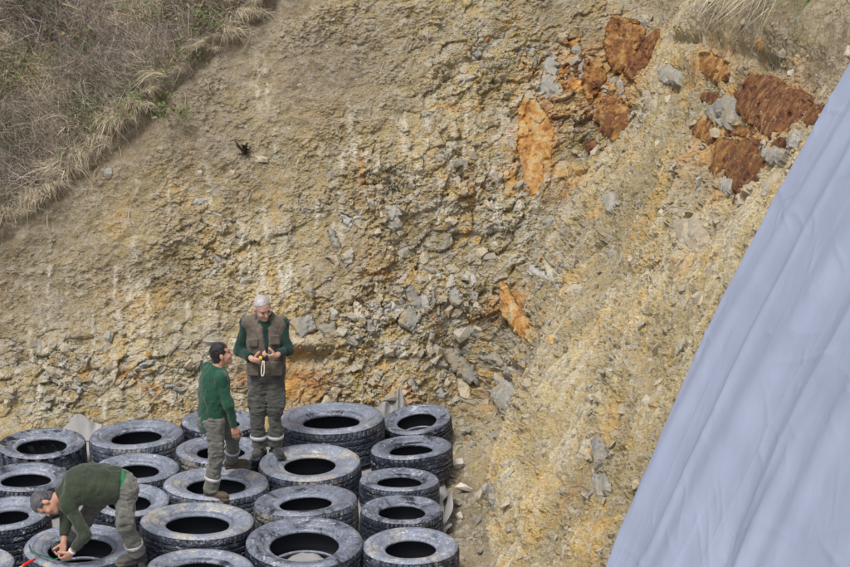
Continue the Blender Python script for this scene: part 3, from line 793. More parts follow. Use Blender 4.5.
# roots hanging out of the soil
for k, (px, py, ln, sw) in enumerate([(184, 93, .28, .1), (200, 98, .22, .3), (160, 110, .4, .25), (118, 145, .25, .2), (250, 28, .3, -.25), (290, 45, .2, .3), (30, 205, .25, -.05), (48, 215, .3, .02), (8, 282, .25, -.3), (130, 212, .2, .3),
                                      (385, 60, .25, -.1), (428, 30, .3, .05), (60, 185, .2, .15), (100, 165, .22, -.1), (205, 80, .25, .2), (95, 320, .15, .1)]):
    p, n = surf_px(px, py); T = np.linspace(0, 1, 8)[:, None]; rr = np.random.default_rng(700 + k)
    path = n * (0.01 + 0.05 * np.sin(2.6 * T)) + T * ln * (fall1 + sw * t1h) + np.cumsum(rr.normal(size=(8, 3)) * 0.010, 0)
    o = link("root", tube_mesh("root", path, np.linspace(0.0065, 0.0025, 8), 5), M["root"], None, p)
    tag(o, "thin pale root hanging out of bare soil of the cut", "root", "roots hanging from the cut")
M["dark_root"] = NT("dark_root").fin((0.045, 0.034, 0.030), 0.9, None, 0.1)
p, n = surf_px(245, 151); V, F, T3, off = [], [], [], 0
for k in range(16):
    rr = np.random.default_rng(800 + k); d = unit(rr.normal(size=3) * np.array([1, .5, .7]) + n * 0.6); T = np.linspace(0, 1, 6)[:, None]
    path = T * rr.uniform(0.06, 0.16) * d + np.cumsum(rr.normal(size=(6, 3)) * 0.010, 0)
    v, f, t = tube(path, np.linspace(0.016, 0.005, 6), 5); V.append(v); F.append(f + off); T3.append(t + off); off += len(v)
o = link("root_ball", mesh_np("root_ball", np.concatenate(V), [np.concatenate(F), np.concatenate(T3)]), M["dark_root"], None, p)
tag(o, "small black tangle of dead roots sticking out of the tan soil", "root ball")

# ------------------------------------------------------------------ fabric: the big sheet on the slope, the sheet under the tyres
def fabric_mat(name, c1, c2, weave=True):
    t = NT(name); P = t.pos()
    c = t.ramp(t.noise(P, 1.6, 4, 0.6), [(0.3, c1), (0.7, c2)])
    c = t.mix(0.35, c, t.ramp(t.noise(P, 140.0, 2, 0.6), [(0.3, 0.8), (0.7, 1.15)]), 'MULTIPLY')
    nb = t.bump(t.noise(P, 120.0, 2, 0.6), 0.25, 0.005)
    nb = t.bump(t.noise(P, 7.0, 3, 0.5), 0.12, 0.03, nb)
    return t.fin(c, 0.95, nb, 0.1)
M["geotextile"] = fabric_mat("geotextile", (0.258, 0.298, 0.412), (0.28, 0.32, 0.435))
M["geotextile_grey"] = fabric_mat("geotextile_grey", (0.25, 0.25, 0.255), (0.36, 0.355, 0.35))
def sheet(name, P, mat, parent=None, thick=0.006):
    nu_, nv_ = P.shape[:2]; nn = np.cross(np.gradient(P, axis=0), np.gradient(P, axis=1)); nn /= np.linalg.norm(nn, axis=2, keepdims=True) + 1e-12
    A_ = P.reshape(-1, 3); B_ = (P - nn * thick).reshape(-1, 3); F = grid_faces(nu_, nv_); n0 = len(A_)
    ring = np.concatenate([np.arange(nv_ - 1), np.arange(nu_ - 1) * nv_ + nv_ - 1, (nu_ - 1) * nv_ + np.arange(nv_ - 1, 0, -1), np.arange(nu_ - 1, 0, -1) * nv_])
    nx = np.roll(ring, -1)
    rim = np.stack([ring, nx, nx + n0, ring + n0], 1)
    me = mesh_np(name, np.concatenate([A_, B_]), [np.concatenate([F, F[:, ::-1] + n0, rim])], True)
    return link(name, me, mat, parent)
epx = [(905, -40), (876, 14), (850, 60), (812, 124), (770, 200), (735, 268), (700, 340), (668, 411), (640, 477), (618, 532), (605, 567), (594, 600), (580, 640)]
E = np.array([hit_plane(x, y, N2, C2 + 0.30 - 0.05 * (i / 12.0)) for i, (x, y) in enumerate(epx)])
sl = np.concatenate([[0], np.cumsum(np.linalg.norm(np.diff(E, axis=0), axis=1))])
bb_ = np.linspace(0, sl[-1], 330)
Es = np.stack([np.interp(bb_, sl, E[:, k]) for k in range(3)], 1)
for _ in range(30): Es[1:-1] = 0.5 * Es[1:-1] + 0.25 * (Es[2:] + Es[:-2])
Es = Es + np.outer(0.035 * np.sin(2.3 * bb_) + 0.018 * np.sin(6.1 * bb_ + 1) + 0.008 * np.sin(15 * bb_), (0.10, 1.0, 0))
av = np.concatenate([np.linspace(0, 0.25, 14), np.linspace(0.265, 5.2, 340)])
sdir = unit(np.array([0.10, -1.0, 0]))
Pt = Es[None] + av[:, None, None] * sdir
Aq, Bq = np.meshgrid(av, bb_, indexing='ij')
tq = Aq + 0.10 * Bq + 0.05 * np.sin(1.3 * Bq)
flat = np.stack([tq.ravel(), Bq.ravel() * 0.12, np.zeros(tq.size)], 1)
def ridge(x, c, w): return np.exp(-((x - c) / w) ** 2)
fold = 0.06 * fbm(flat, 0.9, 2, 601).reshape(tq.shape) + 0.012 * fbm(flat, 0.28, 2, 611).reshape(tq.shape)
wob = 0.10 * np.sin(0.8 * Bq + 1)
fold += 0.045 * ridge(tq, 0.75 + wob, 0.13) + 0.03 * ridge(tq, 1.3 - wob, 0.08) + 0.06 * ridge(tq, 2.0 + 2 * wob, 0.2) + 0.04 * ridge(tq, 2.8, 0.12) + 0.05 * ridge(tq, 3.5 - wob, 0.18)
fl2 = np.stack([Aq.ravel(), Bq.ravel(), np.ones(Aq.size)], 1)
fold += 0.004 * fbm(fl2 @ np.array([[1, .5, 0], [-.5, 1, 0], [0, 0, 1]]) * np.array([2.5, 1, 1]), 0.25, 3, 621).reshape(tq.shape)
fold -= 0.07 * sstep(0.10, 0.0, Aq)
for k, (c_, w_, h_) in enumerate([(0.55, .022, .014), (0.78, .03, .02), (0.98, .018, .010), (1.32, .025, .016), (1.75, .02, .012), (2.02, .03, .022), (2.45, .02, .014), (2.85, .03, .018), (3.3, .025, .016)]):
    cc = c_ + 0.05 * np.sin(1.1 * Bq + k) + 0.02 * np.sin(3.7 * Bq + 2 * k)
    fold += 0.45 * h_ * np.exp(-np.abs(tq - cc) / w_) * sstep(0, 1, np.sin(0.9 * Bq + 1.7 * k) + 0.7)
rw = np.random.default_rng(5)
for k in range(160):                                               # short slanting wrinkles
    a0, b0, an, ln, hh = rw.uniform(0.05, 4.5), rw.uniform(0, bb_[-1]), rw.uniform(-0.9, 0.9), rw.uniform(0.06, 0.28), rw.uniform(0.006, 0.016)
    x = (Aq - a0) * math.cos(an) + (Bq - b0) * math.sin(an); y = -(Aq - a0) * math.sin(an) + (Bq - b0) * math.cos(an)
    fold += hh * np.exp(-(x / ln) ** 2 - np.abs(y) / 0.020)
fold -= 0.16 * np.exp(-((Aq - 2.35) / 0.20) ** 2 - ((Bq - bb_[-1] * 0.80) / 0.9) ** 2)
fold += 0.10 * np.exp(-((Aq - 2.75) / 0.16) ** 2 - ((Bq - bb_[-1] * 0.74) / 1.1) ** 2)
Pt = Pt + N2 * (0.55 * fold)[..., None]
tp = sheet("fabric_sheet", Pt, M["geotextile"])
tag(tp, "large pale blue-grey fabric sheet draped down the broken earth slope", "fabric sheet")

xs = np.arange(-6.6, 0.22, 0.05); ys = np.arange(15.0, 22.2, 0.05)
X, Y = np.meshgrid(xs, ys, indexing='ij')
gp = np.stack([X.ravel(), Y.ravel(), np.zeros(X.size)], 1)
X = X + (0.10 * fbm(gp * [0, 1, 0], 0.5, 3, 641).reshape(X.shape)) * sstep(-0.6, 0.2, X)
Z = 0.022 + 0.010 * fbm(gp, 0.5, 3, 631).reshape(X.shape) + np.maximum(disp.min() * 0, 0) + 0.05 * sstep(-0.1, 0.2, X) * np.clip(fbm(gp * [1, 1, 0], 0.25, 2, 651).reshape(X.shape), 0, 1)
Z += (0.15 + 0.05 * fbm(gp, 0.15, 3, 655).reshape(X.shape)) * sstep(0.33, 0.12, np.hypot(X - at_z(305, 543, .35)[0], Y - at_z(305, 543, .35)[1]))
floor_sheet = sheet("ground_sheet", np.stack([X, Y, Z + 0.02], 2), M["geotextile_grey"])
tag(floor_sheet, "grey fabric sheet lying on the pit floor under the tyres", "fabric sheet")
def crumple(px0, px1, pyb, zs, peaks, seed, amp=0.16, lean=0.35):
    a = at_z(px0, pyb, 0.05); b = at_z(px1, pyb, 0.05); nu_ = 46; nv_ = 22
    u_ = np.linspace(0, 1, nu_)[:, None]; v_ = np.linspace(0, 1, nv_)[None]
    hgt = zs * (0.55 + sum(h * np.exp(-((u_ - c) / w) ** 2) for c, w, h in peaks))
    P = a + (b - a) * u_[..., None] * np.ones((1, nv_, 1))
    P[..., 2] = 0.05 + hgt * v_
    fl = np.stack([(u_ * np.ones_like(v_)).ravel() * 1.2, (v_ * np.ones_like(u_)).ravel() * 0.25, np.full(nu_ * nv_, seed)], 1)
    P[..., 1] += lean * v_ + amp * fbm(fl, 0.22, 2, 661 + seed).reshape(nu_, nv_) * (0.2 + v_)
    return P
sheet("crumpled_edge", crumple(374, 409, 433, 0.36, [(0.72, 0.16, 0.75), (0.3, 0.2, 0.35)], 1, 0.10, 0.16), M["geotextile_grey"], floor_sheet)
sheet("crumpled_edge", crumple(58, 100, 441, 0.22, [(0.45, 0.28, 0.6)], 2, 0.05, 0.2), M["geotextile_grey"], floor_sheet)
# flap turned up beside the column of tyres at the slope
a_, b_ = at_z(437, 532, 0.03), at_z(443, 497, 0.03)
u_ = np.linspace(0, 1, 30)[:, None]; v_ = np.linspace(0, 1, 12)[None]
Pf_ = a_ + (b_ - a_) * u_[..., None] * np.ones((1, 12, 1))
Pf_[..., 0] += 0.05 + 0.10 * v_ ** 1.5 * np.sin(3.1 * u_) + 0.03 * np.sin(9 * u_) * v_
Pf_[..., 2] += 0.20 * v_ * np.sin(3.1 * u_) ** 0.6
sheet("flap", Pf_, M["geotextile_grey"], floor_sheet)

# ------------------------------------------------------------------ tyres
def tyre_mat(name, dust_sheen, mud, lo, hi, fleck):
    t = NT(name); P = t.pos()
    oi = t.n("ShaderNodeObjectInfo"); rnd = t.math('MULTIPLY', t.math('SUBTRACT', oi.outputs["Random"], 0.5), 0.18)
    c = t.ramp(t.noise(P, 2.2, 3, 0.6), [(0.3, (0.008, 0.011, 0.020)), (0.7, (0.022, 0.028, 0.046))])
    d = t.math('ADD', t.noise(P, 3.4, 8, 0.84, 1.0), rnd)
    c = t.mix(t.ramp(d, [(lo, 0.0), (lo + 0.07, 0.45), (hi, 0.92)]), c, dust_sheen)  # dust, its colour brightened and blued to carry sky gloss
    c = t.mix(t.ramp(t.math('ADD', t.noise(P, 2.8, 6, 0.78, 0.3), rnd), [(0.58, 0.0), (0.66, 0.8)]), c, mud)
    c = t.mix(t.ramp(t.noise(t.map(P, (1, 1, 2.5)), 10.0, 7, 0.84, 1.0), [(0.55, 0.0), (0.64, fleck)]), c, (0.50, 0.54, 0.61))  # pale flecks, colour raised to double as bluish highlights
    c = t.mix(0.8, c, t.ramp(t.noise(P, 55.0, 3, 0.7), [(0.3, 0.42), (0.7, 1.4)]), 'MULTIPLY')
    r = t.ramp(d, [(0.3, 0.30), (0.7, 0.65)])
    return t.fin(c, r, t.bump(t.noise(P, 38.0, 3, 0.7), 0.5, 0.010), 0.5)
M["tyre_side"] = tyre_mat("tyre_side", (0.265, 0.30, 0.385), (0.38, 0.35, 0.29), 0.35, 0.66, 0.9)  # sidewalls paler and bluer than tread: dust plus painted sky reflection
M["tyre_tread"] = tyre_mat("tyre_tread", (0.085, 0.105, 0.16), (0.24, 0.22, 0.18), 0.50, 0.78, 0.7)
M["tyre_inner"] = NT("tyre_inner").fin((0.030, 0.034, 0.045), 0.7, None, 0.3)
def lathe(prof, nseg, wob):
    a = np.arange(nseg) * 2 * math.pi / nseg; prof = np.asarray(prof)
    ww = 1 + wob(a)[:, None]
    r = prof[None, :, 0] * ww; z = prof[None, :, 1] * np.ones_like(ww)
    V = np.stack([r * np.cos(a)[:, None], r * np.sin(a)[:, None], z], 2)
    return V
def ring_faces(ns, npf):
    i, j = np.meshgrid(np.arange(ns), np.arange(npf - 1), indexing='ij')
    i2 = (i + 1) % ns
    return np.stack([i * npf + j, i2 * npf + j, i2 * npf + j + 1, i * npf + j + 1], 2).reshape(-1, 4)
def make_tyre(Rr, w, hole, kind, seed):
    rr = np.random.default_rng(seed); h = w / 2; rb = hole * Rr; f = Rr - rb
    ph = rr.uniform(0, 6.28, 3)
    wob = lambda a: 0.016 * np.sin(2 * a + ph[0]) + 0.009 * np.sin(3 * a + ph[1]) + 0.004 * np.sin(7 * a + ph[2])
    def q(x, z): return (rb + f * x, z * h)
    side = [q(.955, .84), q(.93, .90), q(.88, .955), q(.86, .957), q(.855, .975), q(.78, 1.0), q(.66, 1.0), q(.58, .985), q(.575, .965), q(.50, .955), q(.40, .91), q(.30, .85), q(.24, .80), q(.235, .78)]
    bead = [q(.235, .78), q(.16, .735), q(.15, .752), q(.09, .72), q(.03, .68), q(0, .63), q(.0, .56), q(.05, .52)]
    inner = [q(.05, .52), q(.2, .60), q(.4, .75), q(.6, .83), q(.78, .80), q(.87, .6), q(.89, .3), q(.89, 0)]
    inner = inner + [(r, -z) for r, z in inner[-2::-1]]
    ns = 96
    out = {}
    def add(nm, prof, m, smooth=True):
        V = lathe(prof, ns, wob).reshape(-1, 3); F = ring_faces(ns, len(prof))
        out.setdefault(nm, []).append((mesh_np(nm, V, F, smooth), m))
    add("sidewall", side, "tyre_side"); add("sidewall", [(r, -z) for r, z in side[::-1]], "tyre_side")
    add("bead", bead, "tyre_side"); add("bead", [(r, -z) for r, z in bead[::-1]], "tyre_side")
    add("inner_liner", inner, "tyre_inner")
    # tread with grooves cut in it
    nt = 240; zs = np.linspace(-1, 1, 41); a = np.arange(nt) * 2 * math.pi / nt
    Z, Aa = np.meshgrid(zs, a); s = np.abs(Z)
    prof = np.where(s > 0.80, 1 - 0.045 * f / Rr * 1.0 * ((s - 0.80) / 0.20) ** 1.5, 1.0)
    g = np.zeros_like(Z)
    if kind == "rib":
        for zc in (-0.55, -0.2, 0.2, 0.55):
            g = np.maximum(g, sstep(0.055, 0.02, np.abs(Z - zc - 0.02 * np.sign(np.sin(Aa * 40)))))
        g = np.maximum(g, 0.7 * sstep(0.70, 0.75, s) * (np.sin(Aa * 60) > 0.55))
    elif kind == "block":
        for zc in (-0.4, 0.0, 0.4):
            g = np.maximum(g, sstep(0.06, 0.02, np.abs(Z - zc - 0.04 * np.sin(Aa * 30))))
        g = np.maximum(g, (np.sin(Aa * 48 + 3 * np.sign(Z) * s) > 0.72) * (s > 0.40) * 1.0)
    else:
        lug = np.sin(Aa * 22 + 1.6 * s * 2 + (Z > 0) * 3.14) > 0.05
        g = np.where(s > 0.12, 1.0 * lug, 0.0)
    dep = {"rib": 0.018, "block": 0.020, "lug": 0.040}[kind] * (0.6 + 0.5 * rr.random())
    lowr = q(.955, 0)[0]
    edge = s > 0.985
    rad = Rr * prof - dep * g * (~edge)
    rad = np.where(edge, lowr + 0.0, rad)
    zz = np.where(edge, np.sign(Z) * 0.84, Z * 0.80)
    rad = rad * (1 + wob(Aa))
    V = np.stack([rad * np.cos(Aa), rad * np.sin(Aa), zz * h], 2).reshape(-1, 3)
    out["tread"] = [(mesh_np("tread", V, ring_faces(nt, 41), False), "tyre_tread")]
    return out
SLOPE, NEXT, MID, FOUR, FAR = "along the foot of the tarped slope", "second out from the tarped slope", "third out from the tarped slope", "fourth out from the tarped slope", "farthest from the tarped slope"
TY = [  # px, py of the top ring's centre, width in px, height, hole, tread, tilt x, tilt y, label
    (418, 424, 72, .27, .56, "rib", 7, -7, "small tilted tyre against crumpled fabric in the cliff corner"),
    (411, 453, 84, .33, .52, "block", 3, -3, "second tyre from the cliff in the column " + SLOPE),
    (400, 483, 82, .29, .55, "rib", 0, 0, "third tyre from the cliff in the column " + SLOPE),
    (402, 513, 84, .31, .56, "rib", 0, 1, "fourth tyre from the cliff in the column " + SLOPE),
    (410, 548, 97, .33, .52, "block", 2, 0, "deep-treaded fifth tyre from the cliff in the column " + SLOPE),
    (329, 426, 110, .44, .53, "rib", 2, -2, "big thick tyre at the cliff right behind the man in the vest"),
    (310, 466, 106, .36, .50, "rib", 1, -1, "tyre in front of the big thick one, touching the vested man's boots"),
    (304, 502, 107, .33, .50, "rib", 1, -4, "third tyre from the cliff in the column " + NEXT),
    (305, 543, 118, .35, .58, "rib", 1, 0, "wide tyre whose hole shows pale fabric at its bottom"),
    (221, 423, 80, .33, .50, "rib", 2, 0, "tyre at the cliff, seen between the two standing men"),
    (220, 456, 92, .33, .52, "rib", 0, 0, "tyre between the two standing men, under the lifted shoe"),
    (217, 488, 107, .33, .55, "rib", 0, 0, "tyre the man in the bright green jumper stands on"),
    (201, 526, 118, .36, .55, "rib", 1, 1, "wide smeared tyre in front of the one under the green-jumpered man"),
    (200, 564, 110, .33, .55, "rib", 1, 1, "tyre two places in front of the green-jumpered man's tyre"),
    (137, 438, 96, .35, .53, "rib", 1, -2, "tyre at the cliff in the column " + FOUR),
    (137, 471, 88, .33, .52, "rib", 2, 1, "tyre just behind the hips of the crouching man"),
    (131, 503, 82, .33, .52, "block", 2, 2, "mud-streaked tyre under the belly of the bending man"),
    (80, 549, 114, .34, .56, "rib", 2, 0, "mud-browned tyre with a cord knotted round it, worked on by hand"),
    (42, 446, 90, .34, .56, "lug", 2, -1, "heavy tyre with chunky tread lugs at the cliff"),
    (26, 481, 92, .33, .55, "rib", 0, 0, "tyre in front of the chunky lugged one, behind the bent head"),
    (8, 517, 88, .40, .50, "rib", 3, -5, "thick grooved tyre below the bending man's face"),
    (-30, 566, 90, .33, .55, "rib", 0, 0, "tyre beside the cord-tied one, far from the slope"),
]
TY[15] = TY[15][:8] + ("tyre just behind the hips of the bending man",)
TILT = [(5, -7), (-4, -3), (-5, 0), (-2, 1), (0, 0), (-3, -1), (0, -1), (-5, -3), (4, 0), (-2, 0), (-2, 0), (-3, 0), (-4, 1), (-2, 1), (-2, -2), (-1, 1), (2, 3), (1, 0), (0, -1), (-3, 0), (1, -4), (0, 0)]
TY = [t[:6] + TILT[i] + t[8:] for i, t in enumerate(TY)]
tyre_c = []
for (px, py, w, ht, *_r) in TY:
    c = at_z(px, py, ht); dep = (c - CAM) @ C_FWD
    tyre_c.append([c[0], c[1], w / 2.0 / FPX * dep])
tyre_c = np.array(tyre_c); c0 = tyre_c[:, :2].copy()
for it in range(60):
    for i in range(len(TY)):
        for j in range(i):
            d = tyre_c[i, :2] - tyre_c[j, :2]; L = np.linalg.norm(d); ov = (tyre_c[i, 2] + tyre_c[j, 2]) * 0.985 - L
            if ov > 0:
                tyre_c[i, :2] += d / L * ov * 0.25; tyre_c[j, :2] -= d / L * ov * 0.25
    tyre_c[:, 1] = np.minimum(tyre_c[:, 1], 22.33 - tyre_c[:, 2] + 0.09 * tyre_c[:, 0] * 0.9)
sh = np.linalg.norm(tyre_c[:, :2] - c0, axis=1)
print("tyre shifts", np.round(sh, 2))
TYRES = []
for i, (px, py, w, ht, hole, kind, tx_, ty_, lab) in enumerate(TY):
    Rr = tyre_c[i, 2] * 0.99
    tilt = math.hypot(R(tx_), R(ty_))
    root = link("tyre", None, None, None, (tyre_c[i, 0], tyre_c[i, 1], 0.045 + ht / 2 + Rr * 0.55 * math.sin(tilt)))
    root.rotation_euler = (R(tx_), R(ty_), random.uniform(0, 6.28))
    root.rotation_mode = 'ZYX'
    root.rotation_euler = (R(tx_), R(ty_), 0)
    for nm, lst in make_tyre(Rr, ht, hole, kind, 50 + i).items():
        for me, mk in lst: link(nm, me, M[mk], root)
    tag(root, lab, "tyre", "tyres laid out on the pit floor"); TYRES.append(root)
# soil and fabric seen at the bottom of one tyre
# loose rocks on the floor beside the tyres
for k, (px, py, s, mk, lab) in enumerate([(457, 469, .22, "stone_pale", "pale angular rock beside the second tyre from the cliff corner"), (463, 491, .17, "stone_pale", "small pale upright rock on the soil at the foot of the slope"),
        (458, 505, .10, "stone_grey", "small grey rock behind the turned-up fabric flap"), (460, 518, .11, "stone_pale", "small tan rock beside the turned-up fabric flap"), (452, 476, .09, "stone_tan", "small flat rock beside the pale angular rock"),
        (462, 425, .16, "stone_grey", "grey rock in the cliff corner behind the small tilted tyre"), (470, 440, .12, "stone_grey", "grey rock low in the cliff corner"), (482, 555, .12, "stone_grey", "dark rock on the soil beside the deep-treaded tyre")]):
    p, n = surf_px(px, py)
    me = STONES[mk][(k * 3 + 1) % 10]
    o = link("loose_rock", me, None, None, p + n * s * 0.34)
    o.rotation_euler = (random.uniform(-.4, .4), random.uniform(-.4, .4), random.uniform(0, 6)); o.scale = (s, s * 1.1, s * 1.25)
    tag(o, lab, "rock", "loose rocks at the foot of the slope")
# ------------------------------------------------------------------ people: signed-distance bodies turned into one continuous mesh each
class Field:
    def __init__(self, lo, hi, vs):
        self.lo = np.asarray(lo, float); self.vs = vs
        self.n = np.ceil((np.asarray(hi) - self.lo) / vs).astype(int) + 1
        self.D = np.full(self.n, 0.5, np.float32)
        self.ax = [self.lo[k] + vs * np.arange(self.n[k]) for k in range(3)]
    def sub(self, lo, hi):
        a = np.clip(np.floor((np.asarray(lo) - self.lo) / self.vs).astype(int), 0, self.n - 1)
        b = np.clip(np.ceil((np.asarray(hi) - self.lo) / self.vs).astype(int) + 1, 1, self.n)
        sl = tuple(slice(x, max(y, x + 1)) for x, y in zip(a, b))
        g = np.stack(np.meshgrid(*[self.ax[k][sl[k]] for k in range(3)], indexing='ij'), -1)
        return sl, g
    def _u(self, d, sl, k, sign):
        A_ = self.D[sl]
        if sign > 0:
            if k > 0:
                h = np.clip(k - np.abs(A_ - d), 0, None) / k; self.D[sl] = np.minimum(A_, d) - h * h * k * 0.25
            else: self.D[sl] = np.minimum(A_, d)
        else:
            if k > 0:
                h = np.clip(k - np.abs(A_ + d), 0, None) / k; self.D[sl] = np.maximum(A_, -d) + h * h * k * 0.25
            else: self.D[sl] = np.maximum(A_, -d)
    def cone(self, a, b, ra, rb, k=0.02, sign=1):
        a = np.asarray(a, float); b = np.asarray(b, float); m = max(ra, rb) + k + 0.03
        sl, g = self.sub(np.minimum(a, b) - m, np.maximum(a, b) + m)
        ba = b - a; t = np.clip(((g - a) @ ba) / (ba @ ba + 1e-12), 0, 1)
        d = np.linalg.norm(g - a - t[..., None] * ba, axis=-1) - (ra + (rb - ra) * t)
        self._u(d, sl, k, sign)
    def ell(self, c, r, F=None, k=0.02, sign=1):
        c = np.asarray(c, float); r = np.asarray(r, float); m = r.max() + k + 0.03
        sl, g = self.sub(c - m, c + m)
        p = g - c
        if F is not None: p = p @ F                      # columns of F are the local axes
        k0 = np.linalg.norm(p / r, axis=-1); k1 = np.linalg.norm(p / (r * r), axis=-1) + 1e-9
        self._u(k0 * (k0 - 1) / k1, sl, k, sign)
    def box(self, c, r, F, rad=0.01, k=0.01, sign=1):
        c = np.asarray(c, float); m = np.linalg.norm(r) + k + 0.03
        sl, g = self.sub(c - m, c + m); p = np.abs((g - c) @ F) - (np.asarray(r) - rad)
        d = np.linalg.norm(np.maximum(p, 0), axis=-1) + np.minimum(p.max(-1), 0) - rad
        self._u(d, sl, k, sign)
    def clip(self, p, n, k=0.0, lo=None, hi=None):
        """remove everything on the side the normal points to, inside an optional box"""
        sl, g = self.sub(self.lo if lo is None else lo, (self.lo + self.vs * self.n) if hi is None else hi)
        d = (g - np.asarray(p)) @ unit(n)
        self._u(-d, sl, k, -1)
    def folds(self, amp, scale, s, stretch=(1, 1, 1)):
        m = np.abs(self.D) < 0.05
        g = np.stack(np.meshgrid(*self.ax, indexing='ij'), -1)[m]
        self.D[m] += (amp * fbm(g * np.asarray(stretch), scale, 3, s)).astype(np.float32)
    def mesh(self, name, smooth=True):
        D = self.D; s = D < 0; nx, ny, nz = D.shape
        cor = [(i, j, k) for i in (0, 1) for j in (0, 1) for k in (0, 1)]
        sh = lambda A_, c: A_[c[0]:nx - 1 + c[0], c[1]:ny - 1 + c[1], c[2]:nz - 1 + c[2]]
        cnt = sum(sh(s, c).astype(np.int8) for c in cor); act = (cnt > 0) & (cnt < 8)
        idx = np.full(act.shape, -1, np.int64); ci = np.argwhere(act); idx[act] = np.arange(len(ci))
        pos = np.zeros((len(ci), 3)); num = np.zeros(len(ci))
        val = {c: D[ci[:, 0] + c[0], ci[:, 1] + c[1], ci[:, 2] + c[2]].astype(float) for c in cor}
        for c in cor:
            for ax_ in range(3):
                if c[ax_]: continue
                e = list(c); e[ax_] = 1; e = tuple(e)
                da, db = val[c], val[e]; x = (da < 0) != (db < 0)
                t = np.where(x, da / np.where(da == db, 1, da - db), 0)
                q = np.tile(np.array(c, float), (len(ci), 1)); q[:, ax_] += t
                pos += q * x[:, None]; num += x
        V = self.lo + (ci + pos / num[:, None]) * self.vs
        Fs = []
        for ax_ in range(3):
            o = [(1, 2), (2, 0), (0, 1)][ax_]
            lo_ = [slice(1, -1)] * 3; hi_ = [slice(1, -1)] * 3
            lo_[ax_] = slice(0, D.shape[ax_] - 1); hi_[ax_] = slice(1, None)
            a_, b_ = s[tuple(lo_)], s[tuple(hi_)]
            for cond, flip in ((a_ & ~b_, False), (~a_ & b_, True)):
                w = np.argwhere(cond)
                if not len(w): continue
                for q in range(3):
                    if q != ax_: w[:, q] += 1
                def cell(d1, d2):
                    c = w.copy(); c[:, o[0]] -= d1; c[:, o[1]] -= d2
                    return idx[c[:, 0], c[:, 1], c[:, 2]]
                quad = np.stack([cell(1, 1), cell(0, 1), cell(0, 0), cell(1, 0)], 1)
                Fs.append(quad[:, ::-1] if flip else quad)
        F = np.concatenate(Fs)
        F = F[(F >= 0).all(1)]
        return mesh_np(name, V, F, smooth)

def cloth_mat(name, c, var=0.25, scale=60.0, rough=0.9, dirt=None):
    t = NT(name); P = t.pos()
    a = tuple(x * (1 - var) for x in c); b = tuple(min(1, x * (1 + var)) for x in c)
    col = t.ramp(t.noise(P, 9.0, 5, 0.7), [(0.32, a), (0.68, b)])
    if dirt: col = t.mix(t.ramp(t.noise(P, 5.0, 5, 0.75, 0.4), [(0.50, 0.0), (0.70, 0.65)]), col, dirt)
    col = t.mix(0.6, col, t.ramp(t.noise(P, 160.0, 2, 0.6), [(0.3, 0.75), (0.7, 1.2)]), 'MULTIPLY')
    t.b.inputs["Sheen Weight"].default_value = 0.2
    nb = t.bump(t.noise(P, scale, 3, 0.6), 0.3, 0.006)
    if dirt: nb = t.bump(t.noise(P, 16.0, 3, 0.6, 1.5), 0.6, 0.02, nb)
    return t.fin(col, rough, nb, 0.25)
M["skin"] = cloth_mat("skin", (0.50, 0.29, 0.22), 0.12, 30, 0.55)
M["skin_tan"] = cloth_mat("skin_tan", (0.43, 0.23, 0.165), 0.12, 30, 0.55)
M["hair_black"] = cloth_mat("hair_black", (0.012, 0.011, 0.013), 0.3, 90, 0.5)
M["hair_grey"] = cloth_mat("hair_grey", (0.37, 0.35, 0.355), 0.35, 120, 0.7)
M["hair_dark"] = cloth_mat("hair_dark", (0.060, 0.058, 0.066), 0.5, 90, 0.5)
M["green_knit"] = cloth_mat("green_knit", (0.010, 0.062, 0.036), dirt=(0.018, 0.065, 0.04))
M["dark_green"] = cloth_mat("dark_green", (0.008, 0.034, 0.027), dirt=(0.016, 0.04, 0.033))
M["olive_knit"] = cloth_mat("olive_knit", (0.028, 0.040, 0.025), dirt=(0.045, 0.055, 0.036))
M["bright_green"] = cloth_mat("bright_green", (0.022, 0.16, 0.062))
M["vest"] = cloth_mat("vest", (0.105, 0.088, 0.072), dirt=(0.17, 0.15, 0.12))
M["vest_dark"] = cloth_mat("vest_dark", (0.075, 0.066, 0.056))
M["trousers"] = cloth_mat("trousers", (0.112, 0.116, 0.106), dirt=(0.21, 0.19, 0.15))
M["trousers_dark"] = cloth_mat("trousers_dark", (0.066, 0.071, 0.066), dirt=(0.13, 0.12, 0.095))
M["boot"] = cloth_mat("boot", (0.030, 0.031, 0.036), 0.3, 40, 0.6, dirt=(0.16, 0.14, 0.11))
M["boot_brown"] = cloth_mat("boot_brown", (0.060, 0.042, 0.032), 0.3, 40, 0.6, dirt=(0.17, 0.14, 0.11))
M["reflective"] = NT("reflective").fin((0.40, 0.41, 0.43), 0.45, None, 0.6)
M["eye"] = NT("eye").fin((0.02, 0.015, 0.012), 0.25, None, 0.5)
M["brow"] = NT("brow").fin((0.10, 0.07, 0.055), 0.8, None, 0.2)

